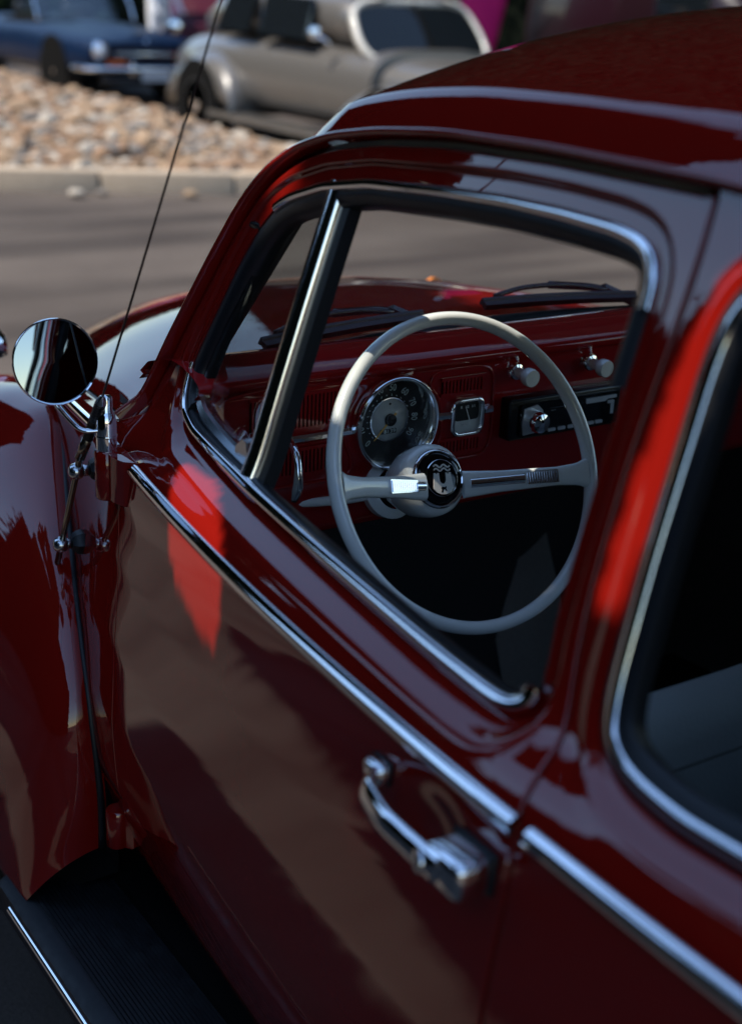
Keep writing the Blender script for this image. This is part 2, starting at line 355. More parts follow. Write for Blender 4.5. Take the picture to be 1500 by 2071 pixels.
def panel(name, outer, holes, hf, m, parent, side=1, grid=.012, rings=(.003, .006, .009, .0115, .0135, .0155, .0175, .020, .0225, .0255, .029), flange=.02, fine=None, hflange=True):
    """sheet-metal panel: outline in (x,z) on the surface y = hf(x,z), openings cut out, edges turned inwards"""
    loops = [np.asarray(outer)]+[np.asarray(h) for h in holes]
    pts = []; edges = []
    for L in loops:
        b = len(pts); pts += [tuple(p) for p in L]; edges += [(b+i, b+(i+1) % len(L)) for i in range(len(L))]
    extra = []
    for L in loops[1:]:
        c = np.asarray(L); T = unit(np.roll(c, -1, 0)-np.roll(c, 1, 0)); Nn = np.stack([T[:, 1], -T[:, 0]], 1)
        if inside(c[:1, 0]+Nn[:1, 0]*.003, c[:1, 1]+Nn[:1, 1]*.003, c)[0]: Nn = -Nn
        for r in rings: extra.append(c+Nn*r)
    O = loops[0]; x0, z0 = O.min(0); x1, z1 = O.max(0)
    gx, gz = np.meshgrid(np.arange(x0, x1, grid), np.arange(z0, z1, grid)); g = np.stack([gx.ravel(), gz.ravel()], 1)
    g[:, 0] += (np.floor((g[:, 1]-z0)/grid) % 2)*grid*.5
    if fine is not None:
        for (fx0, fx1, fz0, fz1, fs) in fine:
            k = ~((g[:, 0] > fx0) & (g[:, 0] < fx1) & (g[:, 1] > fz0) & (g[:, 1] < fz1)); g = g[k]
            ax, bz = np.meshgrid(np.arange(fx0, fx1, fs[0]), np.arange(fz0, fz1, fs[1])); g = np.vstack([g, np.stack([ax.ravel(), bz.ravel()], 1)])
    if extra:
        X = np.vstack(extra); keep = inside(X[:, 0], X[:, 1], O) & (poly_dist(X[:, 0], X[:, 1], O) > .004)
        for L in loops[1:]: keep &= ~inside(X[:, 0], X[:, 1], L)
        X = X[keep]; rm = max(rings)+grid*.4
        kg = np.ones(len(g), bool)
        for L in loops[1:]: kg &= poly_dist(g[:, 0], g[:, 1], L) > rm
        g = g[kg]
    else: X = np.zeros((0, 2))
    kg = inside(g[:, 0], g[:, 1], O) & (poly_dist(g[:, 0], g[:, 1], O) > grid*.35)
    for L in loops[1:]: kg &= ~inside(g[:, 0], g[:, 1], L)
    g = g[kg]
    allp = pts+[tuple(p) for p in X]+[tuple(p) for p in g]
    r = delaunay_2d_cdt([Vector((float(a), float(b))) for a, b in allp], edges, [], 0, 1e-6)
    vv = np.array([tuple(v) for v in r[0]]); ff = np.array([tuple(f) for f in r[2]])
    ce = vv[ff].mean(1); kf = inside(ce[:, 0], ce[:, 1], O)
    for L in loops[1:]: kf &= ~inside(ce[:, 0], ce[:, 1], L)
    ff = ff[kf]
    A = vv[ff]; ar = (A[:, 1, 0]-A[:, 0, 0])*(A[:, 2, 1]-A[:, 0, 1])-(A[:, 1, 1]-A[:, 0, 1])*(A[:, 2, 0]-A[:, 0, 0])
    ff[ar > 0] = ff[ar > 0][:, ::-1]                    # outward = +y
    y = hf(vv[:, 0], vv[:, 1]); N = normals_of(hf, vv[:, 0], vv[:, 1])
    V = [(a, b, c) for a, b, c in zip(vv[:, 0], y, vv[:, 1])]; F = [tuple(f) for f in ff]; NN = [tuple(n) for n in N]
    for li, L in enumerate(loops):
        if li > 0 and not hflange: continue
        L = np.asarray(L); n = len(L); T = unit(np.roll(L, -1, 0)-np.roll(L, 1, 0)); Nn = np.stack([T[:, 1], -T[:, 0]], 1)
        ins = inside(L[:, 0]+Nn[:, 0]*.002, L[:, 1]+Nn[:, 1]*.002, O)
        for Lh in loops[1:]: ins &= ~inside(L[:, 0]+Nn[:, 0]*.002, L[:, 1]+Nn[:, 1]*.002, Lh)
        if ins.sum() > n/2: Nn = -Nn                    # Nn points away from the metal
        yb = hf(L[:, 0], L[:, 1]); ns = normals_of(hf, L[:, 0], L[:, 1])
        prev = None; out3 = np.stack([Nn[:, 0], 0*Nn[:, 0], Nn[:, 1]], 1)
        for (o, dy, wgt) in ((0, 0, 0), (.0012, .0006, .4), (.0020, .0020, .8), (.0022, .004, 1.), (.0022, flange, 1.)):
            b = len(V)
            for i in range(n):
                V.append((L[i, 0]+Nn[i, 0]*o, yb[i]-dy, L[i, 1]+Nn[i, 1]*o)); NN.append(tuple(unit(ns[i]*(1-wgt)+out3[i]*wgt)))
            if prev is not None:
                for i in range(n):
                    j = (i+1) % n; F.append((prev+i, prev+j, b+j, b+i))
            prev = b
    if side < 0:
        V = [(a, -b, c) for a, b, c in V]; NN = [(a, -b, c) for a, b, c in NN]; F = [f[::-1] for f in F]
    o = mesh(name, V, F, m, parent, True, NN)
    return o
def surf(P, off=0., hf=H0, side=1):
    P = np.asarray(P, float); y = hf(P[:, 0], P[:, 1])+off
    return np.stack([P[:, 0], y*side, P[:, 1]], 1)
def surf_n(P, hf=H0, side=1):
    P = np.asarray(P, float); N = normals_of(hf, P[:, 0], P[:, 1]); N[:, 1] *= side; return N

# ================================================================ THE RED CAR
CAR = tag(empty('vintage_car', (0, 0, 0)), 'glossy dark red vintage car filling the foreground, driver window open', 'car')
def perp_off(P, d):
    P = np.asarray(P); T = unit(np.gradient(P, axis=0)); return P+np.stack([-T[:, 1], T[:, 0]], 1)*d
# ---- outlines of the side panels
dr = DRIP[(DRIP[:, 0] > -1.485)]
dtop = perp_off(dr, .013); 
if (dtop-dr)[len(dr)//2, 1] > 0: dtop = perp_off(dr, -.013)
dtop = dtop[dtop[:, 1] > 1.0]
front_edge = smooth_path([(-.722, .385), (-.732, .46), (-.738, .56), (-.732, .67), (-.712, .785), (-.688, .87), (-.668, .930), (-.648, .972), (-.635, 1.0)], .012, .02)
gapr = smooth_path(GAPR, .012, .018)
bottom = resample([gapr[-1], (-1.1, .372), front_edge[0]], .014)
DOOR = np.vstack([front_edge, dtop, gapr+[.0035, 0], bottom[1:-1]])
# ---- door skin
door = panel('door', DOOR, [W_OUT], H_door, PAINT, CAR, 1, .012, fine=[(-1.60, -.60, .935, .985, (.010, .0028)), (-1.50, -1.40, .845, .925, (.006, .006))])
tag(door, 'shaded driver door skin with window opening and finger scoop')
# ---- rear quarter with its window
qd = DRIP[DRIP[:, 0] <= -1.49]
QTR = np.vstack([(gapr-[.0035, 0]), resample([(-1.495, .372), (-1.75, .37), (-2.25, .55), (-2.40, .80), (-2.42, 1.0), (-2.30, 1.235)], .02), (qd-[0, .004])[::-1][1:]])
quarter = panel('rear_quarter_panel', QTR, [Q_OUT], H_quarter, PAINT, CAR, 1, .014, rings=(.003, .006, .009, .013, .017, .022, .028), fine=[(-1.9, -1.50, .935, .985, (.010, .0042))])
# ---- front quarter between fender and door
BEAD = [(-.655, .385), (-.660, .46), (-.650, .542), (-.632, .615), (-.580, .685), (-.528, .732), (-.444, .798), (-.344, .853), (-.265, .888)]
fq_top = [(-.10, .880), (-.18, .897), (-.265, .916), (-.36, .930), (-.47, .944), (-.55, .957), (-.600, .972)]
FQ = np.vstack([resample(fq_top, .012), (front_edge+[.004, 0])[::-1][1:], resample(BEAD+[(-.10, .870)], .012)[1:]])
fquarter = panel('front_quarter_panel', FQ, [], H0, PAINT, CAR, 1, .012)
# ---- inner jambs, so that no daylight passes through the shut lines
def infl(P, d):
    P = np.asarray(P); T = unit(np.roll(P, -1, 0)-np.roll(P, 1, 0)); N = np.stack([T[:, 1], -T[:, 0]], 1)
    if inside(P[:1, 0]+N[:1, 0]*.003, P[:1, 1]+N[:1, 1]*.003, P)[0]: N = -N
    return P+N*d
JAMB = np.vstack([DRIP[::-1][DRIP[::-1][:, 0] < -.60], resample([(-.60, .975), (-.66, .37), (-1.5, .36), (-1.9, .38), (-2.38, .8)], .03)])
for s in (1, -1):
    panel('door_jamb', JAMB, [infl(W_OUT[::2], .012), infl(Q_OUT[::2], .010)], lambda x, z: H0(x, z)-.024, DARK, CAR, s, .035, rings=(), flange=.02)
# ---- right hand side, plainer
rdoor = panel('door', DOOR[::2], [W_OUT[::2]], H_door, PAINT, CAR, -1, .022, rings=(.006, .012, .018, .025))
rquarter = panel('rear_quarter_panel', QTR[::2], [Q_OUT[::2]], H_quarter, PAINT, CAR, -1, .024, rings=(.006, .012, .018))
rfq = panel('front_quarter_panel', FQ[::2], [], H0, PAINT, CAR, -1, .024)

for s in (1, -1):
    xs_ = np.linspace(-.70, -1.52, 40)
    SILL = np.vstack([np.stack([xs_, .3715+0*xs_], 1), np.stack([xs_[::-1], .300+0*xs_], 1)])
    panel('outer_sill', SILL, [], H0, PAINT, CAR, s, .02, flange=.03)
# ---- chrome belt mouldings (half round strips standing proud of the skin)
MPROF = [(-.0085, -.003), (.0085, -.003), (.0085, .001), (.0078, .0030), (.0050, .0055), (.0012, .0068), (-.0022, .0064), (-.0060, .0040), (-.0080, .0018), (-.0085, .001)]
def moulding(x0, x1, parent, side=1, z=lambda x: .950):
    P = np.array([(x, z(x)) for x in np.linspace(x0, x1, max(int(abs(x1-x0)/.012), 4))])
    A = surf(P, .0005, H0, side); N = surf_n(P, H0, side)
    n = len(P); scl = np.ones(n); scl[0] = .72; scl[-1] = .72
    o = sweep('belt_moulding', A, MPROF, CHROME, parent, N, angle=50); return o
zb = lambda x: .9475+.004*(x+1.2)
moulding(-.700, -1.5465, door, 1, zb); moulding(-1.5635, -2.38, quarter, 1, zb)
moulding(-.645, -.20, fquarter, 1, lambda x: .950-.11*np.clip(x+.62, 0, 1)**1.25)
moulding(-.700, -1.5465, rdoor, -1, zb); moulding(-1.5635, -2.38, rquarter, -1, zb)

# ---- door window trim
i0 = int(np.argmin(np.abs(W_OUT-[-.704, 1.074]).sum(1)))
Wr = np.roll(W_OUT, -i0, 0)                            # starts on the front edge, runs down, along the sill, up the rear, back along the top
iz = int(np.argmin(np.abs(Wr-[-1.486, 1.012]).sum(1))); it0 = int(np.argmin(np.abs(Wr-[-1.459, 1.30]).sum(1))); it1 = int(np.argmin(np.abs(Wr-[-.812, 1.276]).sum(1)))
ctr = np.array([-1.1, 1.17])
def inset(P, d, closed=False):
    P = np.asarray(P); T = unit(np.gradient(P, axis=0)); N = np.stack([-T[:, 1], T[:, 0]], 1)
    if ((ctr-P)*N).sum() < 0: N = -N
    return P+N*d
TPROF = [(-.0070, -.004), (.0070, -.004), (.0072, .001), (.0055, .0035), (.0018, .0050), (-.0018, .0050), (-.0055, .0035), (-.0072, .001)]
def trim(name, P, off, ins, m, parent, prof, side=1, upmix=0.0, scale=None):
    Q = inset(P, ins); A = surf(Q, off, H0, side); N = surf_n(Q, H0, side); N = unit(N+np.array([0, 0, upmix])); return sweep(name, A, prof, m, parent, N, angle=50, scale=scale)
nb = iz+1
sc_b = np.interp(np.arange(nb), [0, 14, 40, nb-1], [.35, .62, .95, 1.05])
for s, D_ in ((1, door), (-1, rdoor)):
    trim('window_trim', Wr[:nb], -.003, .005, CHROME, D_, TPROF, s, .25, sc_b)
    trim('window_trim', Wr[it0:it1+1], -.004, .004, CHROME, D_, [(a*.75, b*.8) for a, b in TPROF], s, 0.)
# black sill rubber (window is wound down), seal round the front and top
def strip(name, rows, m, parent, angle=40, closed=False):
    n = len(rows[0]); V = [tuple(p) for r_ in rows for p in r_]; F = []
    for j in range(len(rows)-1):
        for i in range(n-1 if not closed else n):
            k = (i+1) % n
            F.append((j*n+i, j*n+k, (j+1)*n+k, (j+1)*n+i))
    o = mesh(name, V, F, m, parent); autosmooth(o, angle); return o
sill = Wr[12:nb]
def sill_row(dz, dy, side=1):
    A = surf(sill, 0, H0, side); A[:, 2] += dz; A[:, 1] -= dy*side; return A
for s, D_ in ((1, door), (-1, rdoor)):
    strip('sill_rubber', [sill_row(.006, .010, s), sill_row(.0095, .013, s), sill_row(.010, .018, s), sill_row(.0075, .028, s), sill_row(.002, .034, s), sill_row(-.012, .037, s)], RUBBER, D_, 50)
    inner = np.array([(x, z) for x in np.linspace(-.70, -1.50, 20) for z in (.36, 1.0)])
    rows = [[(x, s*(float(H0(x, max(z, .45)))-dy), z) for x in np.linspace(-.70, -1.50, 20)] for z, dy in ((.984, .038), (.955, .050), (.90, .090), (.7, .105), (.37, .09))]
    strip('inner_door_card', rows, VINYL, D_, 60)
seal_path = np.vstack([Wr[it0-10:], Wr[:13]])
RPROF = [(-.013, -.022), (.008, -.022), (.008, -.002), (.005, .0015), (-.004, .002), (-.010, -.002), (-.013, -.008)]
def seal(P, side, parent, ins=.012, off=-.008, prof=RPROF, nm='window_seal', m=RUBBER):
    Q = inset(P, ins); return sweep(nm, surf(Q, off, H0, side), prof if side > 0 else [(-a, b) for a, b in prof][::-1], m, parent, surf_n(Q, H0, side), angle=50)
seal(seal_path, 1, door); seal(seal_path, -1, rdoor)
# rear run channel of the door window
seal(Wr[iz-2:it0+4], 1, door, .003, -.022)

# ---- vent window: post, frame, latch, pane
def post_pts(x, z0, z1, off): 
    zz = np.linspace(z0, z1, 24); P = np.stack([x+0*zz, zz], 1); return surf(P, off), surf_n(P)
for s, D_ in ((1, door),):
    A, N = post_pts(-.940, 1.004, 1.318, -.010)
    sweep('vent_post', A, [(-.0125, -.010), (.0125, -.010), (.0125, .000), (.0105, .0040), (.0060, .0070), (.0, .0084), (-.0060, .0070), (-.0105, .0040), (-.0125, .000)], mat('brushed_chrome', (.92, .93, .94), .13, metal=1.), D_, N, angle=60)
    A, N = post_pts(-.9605, 1.004, 1.322, -.020)
    sweep('window_channel', A, [(-.0080, -.012), (.0080, -.012), (.0080, .003), (-.0080, .003)], RUBBER, D_, N, angle=30)
vent_front = smooth_path([(-.928, 1.012), (-.870, 1.014), (-.805, 1.018), (-.757, 1.024), (-.734, 1.036), (-.730, 1.052)], .006, .010)
sweep('vent_frame', surf(vent_front, -.018), [(-.0075, -.006), (.0075, -.006), (.0075, .003), (.004, .006), (-.004, .006), (-.0075, .003)], SATIN, door, surf_n(vent_front)+[0, 0, .3], angle=35)
vent_top = smooth_path([(-.730, 1.055), (-.742, 1.10), (-.760, 1.155), (-.778, 1.205), (-.798, 1.240), (-.832, 1.268), (-.872, 1.283), (-.925, 1.294)], .008, .014)
sweep('vent_frame', surf(vent_top, -.020), [(-.008, -.008), (.008, -.008), (.008, .002), (.0025, .0045), (-.006, .003), (-.008, .0)], BLACK, door, surf_n(vent_top), angle=35)
# small pivot bracket and the latch
pb = surf([(-.769, 1.245)], -.010)[0]
rbox('vent_pivot', tuple(pb), (.030, .012, .009), .003, BLACK, door, 2)
lp = surf([(-.905, 1.022)], -.016)[0]
V, F = prism_vf([(-.012, -.010), (.012, -.010), (.010, .004), (-.002, .016), (-.008, .014)], -.014, .014)
V = [(lp[0]+y*1.3, lp[1]+x*.45, lp[2]+z) for x, y, z in V]
lt = mesh('vent_latch', V, F, SATIN, door, False)
vg = smooth_path([(-.885, 1.285), (-.832, 1.264), (-.800, 1.236), (-.782, 1.195), (-.768, 1.145), (-.756, 1.095), (-.750, 1.055), (-.760, 1.032), (-.790, 1.022), (-.86, 1.020), (-.905, 1.024), (-.918, 1.05), (-.918, 1.20), (-.912, 1.285)], .008, .010, True)
def vent_y(x, z): return H0(x, z)-.022
n_ = len(vg); ang = R(0)
V = [(a, float(vent_y(a, b)), b) for a, b in vg]+[(a, float(vent_y(a, b))-.004, b) for a, b in vg]
F = [tuple(range(n_)), tuple(range(2*n_-1, n_-1, -1))]+[(i, i+n_, (i+1) % n_+n_, (i+1) % n_) for i in range(n_)]
pane = mesh('vent_glass', V, F, GLASSV, door, False)

# ---- door handle
hz = lambda t: .902-.002*t
hp = surf([(-1.377, .906), (-1.400, .906), (-1.440, .905), (-1.480, .903), (-1.512, .901)], 0)
hoff = np.array([.008, .032, .040, .038, .036]); hp[:, 1] += hoff
hp = smooth_path(hp, .004, .007)
hprof = [(.0105*math.cos(a)+.000, .0055*math.sin(a)) for a in np.linspace(0, 2*math.pi, 14, endpoint=False)]
hs = np.interp(np.linspace(0, 1, len(hp)), [0, .08, .3, .7, 1], [.75, .95, 1.1, 1.05, 1.15])
handle = sweep('door_handle', hp, hprof, CHROME, door, np.tile([0, 1., .25], (len(hp), 1)), angle=60, scale=hs)
tag(handle, 'chrome grab handle of the driver door')
bs = surf([(-1.514, .899)], .017)[0]
V, F = lathe_vf([(.0, 0), (.019, 0), (.021, .003), (.021, .014), (.018, .024), (.012, .028), (0, .029)], bs-[0, .016, 0], (0.05, 1, .1), 20, False, False, 1.0, .86)
mb = MB(); mb.add(V, F, CHROME)
o = rbox('handle_housing', tuple(bs+[0, .002, 0]), (.048, .036, .034), .009, CHROME, door, 4)
o = lathe('push_button', [(.0, 0), (.0105, 0), (.0112, .004), (.0105, .010), (.007, .0125), (0, .013)], bs+[.0185, .014, 0], (.35, 1, .05), CHROME, door, 20)
fp = surf([(-1.379, .906)], .006)[0]
rbox('handle_foot', tuple(fp), (.026, .018, .020), .006, CHROME, door, 3)
gk = surf([(-1.514, .899)], .002)[0]
rbox('handle_gasket', tuple(gk), (.052, .010, .037), .004, RUBBER, door, 2); rbox('handle_gasket', tuple(fp-[0, .005, 0]), (.028, .008, .022), .003, RUBBER, door, 2)

# ---- hinges
def hinge(x, z0, z1, xoff=.012, leaf=True):
    """knuckle barrel with a flat leaf running back on to the door"""
    c = surf([(x, (z0+z1)/2)], xoff)[0]; h = z1-z0
    ring = [(.0155*math.cos(a), .0155*math.sin(a)) for a in np.linspace(R(-40), R(200), 12)]+[(-.024, -.012), (-.020, -.022), (.010, -.022)]
    n = len(ring); V = []
    for zz, s in ((-h/2, .88), (-h/2+.0025, 1), (h/2-.0025, 1), (h/2, .88)): V += [(c[0]+a*s, c[1]+b*s, c[2]+zz) for a, b in ring]
    F = [(j*n+i, j*n+(i+1) % n, (j+1)*n+(i+1) % n, (j+1)*n+i) for j in range(3) for i in range(n)]+[tuple(range(n))[::-1], tuple(3*n+i for i in range(n))]
    o = mesh('door_hinge', V, F, PAINT, door); autosmooth(o, 40)
    if not leaf: return c
    q = [(0, .004), (-.020, .006), (-.040, .000), (-.052, -.014), (-.050, -.022), (0, -.022)]
    V = [(c[0]-.010+a, c[1]+b, c[2]+zz) for zz in (-h/2+.004, h/2-.001) for a, b in q]; n = len(q)
    o2 = mesh('hinge_leaf', V, [tuple(range(n))[::-1], tuple(range(n, 2*n))]+[(i, (i+1) % n, (i+1) % n+n, i+n) for i in range(n)], PAINT, o); autosmooth(o2, 25)
    return c
hu = hinge(-.662, .897, .960, .014); hl = hinge(-.706, .418, .474, .012, False)
ck = surf([(-.700, .972)], .004)[0]

# ---- quarter window: rubber, bright insert, glass
qi = Q_OUT
def ring_sweep(name, ins, off, prof, m, parent, s=1):
    T = unit(np.roll(qi, -1, 0)-np.roll(qi, 1, 0)); N = np.stack([-T[:, 1], T[:, 0]], 1)
    cq = qi.mean(0)
    if ((cq-qi)*N).sum() < 0: N = -N
    P = qi+N*ins; A = surf(P, off, H0, s); Nn = surf_n(P, H0, s)
    V, F = sweep_vf(A, prof, Nn, True); o = mesh(name, V, F, m, parent); autosmooth(o, 50); return o
for s, qp in ((1, quarter), (-1, rquarter)):
    ring_sweep('quarter_window_seal', .013, -.004, [(-.016, -.012), (.016, -.012), (.015, .003), (.009, .007), (-.009, .007), (-.015, .003)], RUBBER, qp, s)
    ring_sweep('quarter_window_trim', .012, .0015, [(-.0065, -.002), (.0065, -.002), (.0065, .001), (.004, .0036), (0, .0044), (-.004, .0036), (-.0065, .001)], CHROME, qp, s)
    gi = infl(qi, -.022)
    panel('quarter_glass', gi, [], lambda x, z: H0(x, z)-.006, GLASSQ, qp, s, .05, flange=.004)
rg = infl(W_OUT[::2], -.006)
panel('door_glass', rg, [], lambda x, z: H0(x, z)-.016, GLASS, rdoor, -1, .06, flange=.004)

# ---- roof
DK = np.array([(a, float(H0(a, b)), b) for a, b in DRIP])
RZ = np.array([(-.795, 1.392), (-.83, 1.426), (-.87, 1.452), (-.92, 1.480), (-1.0, 1.500), (-1.1, 1.513), (-1.25, 1.525), (-1.4, 1.532), (-1.6, 1.532), (-1.9, 1.508), (-2.1, 1.465), (-2.3, 1.40)])
rx = np.arange(-.800, -2.305, -.012)
def gsm(a, s):
    k = np.arange(-3*s, 3*s+1); w = np.exp(-.5*(k/s)**2); w /= w.sum()
    e = np.concatenate([2*a[0]-a[1:3*s+1][::-1], a, 2*a[-1]-a[-3*s-1:-1][::-1]]); return np.convolve(e, w, 'valid')
rzc = gsm(np.interp(rx, RZ[::-1, 0], RZ[::-1, 1]), 3)
ry = gsm(np.interp(rx, DK[::-1, 0], DK[::-1, 1]), 2); rz = gsm(np.interp(rx, DK[::-1, 0], DK[::-1, 2]), 2)
def front_sweep(i): return .045*float(np.clip((rx[i]+1.10)/.30, 0, 1))**1.5
def roof_section(i):
    xe = rx[i]-front_sweep(i)
    yd, zd, zc = float(np.interp(-xe, -rx, ry))+.004, float(np.interp(-xe, -rx, rz))+.001, rzc[i]
    g = float(np.clip((-.770-xe)/.13, .2, 1)); g = g**.7
    yr = yd-.030; zr = zd+.040*g
    zr = min(zr, zc-.004)
    yy = np.concatenate([np.linspace(0, yr, 40)])
    zz = zc-(zc-zr)*(yy/yr)**2.15
    # shoulder band under the crease: convex, falling to the drip rail
    t = np.linspace(0, 1, 14)[1:]
    by = yr+(yd-yr)*t; bz = zr+(zd-zr)*(.80*t+.20*t**2)
    P = np.stack([np.r_[yy, by], np.r_[zz, bz]], 1)
    Q = smooth_path(P, .004, .0042); Q = resample(Q, .0001+np.linalg.norm(np.diff(Q, axis=0), axis=1).sum()/56)
    return Q[:57]
secs = [roof_section(i) for i in range(len(rx))]
nS = min(len(s) for s in secs); V = []; F = []
for i, S in enumerate(secs):
    full = np.vstack([S[:nS][::-1], S[1:nS]*[-1, 1]])
    fx = front_sweep(i)
    V += [(rx[i]-fx*(abs(a)/.47)**2.2, a, b) for a, b in full]
nW = 2*nS-1
F = [(i*nW+j, (i+1)*nW+j, (i+1)*nW+j+1, i*nW+j+1) for i in range(len(rx)-1) for j in range(nW-1)]
roof = mesh('roof', V, F, PAINT, CAR)
Vh = [(a, b*.985, c-.022) for a, b, c in V]
mesh('headliner', Vh, [f[::-1] for f in F], HEADL, roof)
# drip rails along roof and screen pillars
for s in (1, -1):
    A = surf(DRIP, .002, H0, s); N = surf_n(DRIP, H0, s)
    pr = [(-.0035, -.006), (.0035, -.006), (.0038, .008), (.003, .0115), (.0, .0125), (-.003, .0115), (-.0038, .008)]
    sweep('drip_rail', A, pr, PAINT, CAR, N, angle=60)
    # screen pillar
    pp = DRIP[DRIP[:, 0] > -.875]; O = surf(pp, 0, H0, 1); ring = [(.000, .000), (.012, -.004), (.026, -.014), (.034, -.028), (.032, -.046), (.012, -.056), (-.010, -.052), (-.014, -.030), (-.008, -.008)]
    V = [(o[0]+a, s*(o[1]+b), o[2]+(.0)) for o in O for a, b in ring]; n = len(ring)
    F = [(i*n+q, i*n+(q+1) % n, (i+1)*n+(q+1) % n, (i+1)*n+q) for i in range(len(O)-1) for q in range(n)]
    if s < 0: F = [f[::-1] for f in F]
    mesh('screen_pillar', V, F, PAINT, CAR)

# ---- hood and cowl
HZ = np.array([(-.75, 1.060), (-.62, 1.042), (-.5, 1.034), (-.35, 1.030), (-.15, 1.014), (.05, .984), (.25, .930), (.45, .830), (.6, .730), (.7, .625), (.76, .50)])
HE = np.array([(-.75, .60), (-.5, .56), (-.3, .528), (0, .47), (.3, .40), (.5, .33), (.65, .22), (.74, .12), (.76, .08)])
HD = np.array([(-.75, .06), (-.5, .082), (-.2, .095), (.1, .105), (.4, .105), (.65, .07), (.76, .03)])
_hx = np.arange(-.76, .771, .01)
_hz = gsm(np.interp(_hx, HZ[:, 0], HZ[:, 1]), 5); _he = gsm(np.interp(_hx, HE[:, 0], HE[:, 1]), 5); _hd = gsm(np.interp(_hx, HD[:, 0], HD[:, 1]), 5)
def hood_z(x, y):
    e = np.interp(x, _hx, _he); t = np.abs(y)/e
    return np.interp(x, _hx, _hz)-np.interp(x, _hx, _hd)*t**2.4-.012*np.exp(-((t-1)/.05)**2)*0
def hood_rear(v): return -.535+.070*abs(v)**2.2
nu, nv = 90, 61; V = []; F = []
for i in range(nu):
    for j in range(nv):
        v = -1+2*j/(nv-1); x = hood_rear(v)+(.755-hood_rear(v))*(i/(nu-1))
        y = v*np.interp(x, _hx, _he); z = float(hood_z(x, y))-.010*max(0, abs(v)-.97)/.03
        V.append((x, y, z))
F = [(i*nv+j, i*nv+j+1, (i+1)*nv+j+1, (i+1)*nv+j) for i in range(nu-1) for j in range(nv-1)]
F = [f[::-1] for f in F]
hood = mesh('hood', V, F, PAINT, CAR)
# dark gasket under the hood edge
edge = [V[i*nv] for i in range(nu-1, -1, -1)]+[V[j] for j in range(nv)]+[V[i*nv+nv-1] for i in range(nu)]
ga = np.array(edge); ga[:, 2] -= .010; ga = resample(ga, .02)
tube('hood_gasket', ga, .0075, RUBBER, hood, 8)
# cowl between hood and windscreen
def scr_base(v): return np.array([-.592-.060*abs(v)**2.0, .535*v, 1.040-.016*abs(v)**2])
def scr_top(v): return np.array([-.816-.048*abs(v)**2.2, .462*v, 1.388-.040*abs(v)**2.2])
V = []; nr = 9
for i in range(nr):
    for j in range(nv):
        v = -1+2*j/(nv-1); xr = hood_rear(v)-.006; 
        b = scr_base(v); a = np.array([xr, v*(np.interp(xr, _hx, _he)), float(hood_z(xr, v*np.interp(xr, _hx, _he)))])
        t = i/(nr-1); b2 = b+np.array([-.03, 0, -.004]); V.append(tuple(a*(1-t)+b2*t+np.array([0, 0, .004*math.sin(math.pi*t)])))
F = [(i*nv+j, i*nv+j+1, (i+1)*nv+j+1, (i+1)*nv+j) for i in range(nr-1) for j in range(nv-1)]
cowl = mesh('cowl', V, F, PAINT, CAR)
# body rail between hood edge and front quarter
for s in (1, -1):
    xs = np.linspace(-.60, -.08, 40); up_ = []; lo_ = []; mid = []
    for x in xs:
        zt = np.interp(-x, [.10, .18, .265, .36, .47, .55, .600], [.880, .897, .916, .930, .944, .957, .972])
        e = np.interp(x, _hx, _he)+.004; up_.append((x, s*e, float(hood_z(x, e))-.012)); lo_.append((x, s*float(H0(x, zt)), zt)); 
        mid.append((x, s*(e+.55*(float(H0(x, zt))-e)), float(hood_z(x, e))-.010))
    strip('body_rail', [up_, mid, lo_], PAINT, CAR, 60)
    strip('rail_inner', [[(a, b-s*.03, c-.03) for a, b, c in up_], up_], DARK, CAR, 60)
# windscreen, its rubber and frame
V = []; ni = 12; nj = 31
for i in range(ni):
    for j in range(nj):
        v = -1+2*j/(nj-1); t = i/(ni-1); p_ = scr_base(v)*(1-t)+scr_top(v)*t; p_ = p_+np.array([.010, 0, .012])*math.sin(math.pi*t); V.append(tuple(p_))
F = [(i*nj+j, i*nj+j+1, (i+1)*nj+j+1, (i+1)*nj+j) for i in range(ni-1) for j in range(nj-1)]
screen = mesh('windscreen', V, F, GLASS, CAR)
loop = [scr_base(-1+2*j/40) for j in range(41)]+[scr_base(1)*(1-t)+scr_top(1)*t for t in np.linspace(.05, .95, 18)]+[scr_top(1-2*j/40) for j in range(41)]+[scr_top(-1)*(1-t)+scr_base(-1)*t for t in np.linspace(.05, .95, 18)]
loop = smooth_path(np.array(loop), .012, .02, True)
tube('windscreen_seal', loop, .013, RUBBER, screen, 10, True)

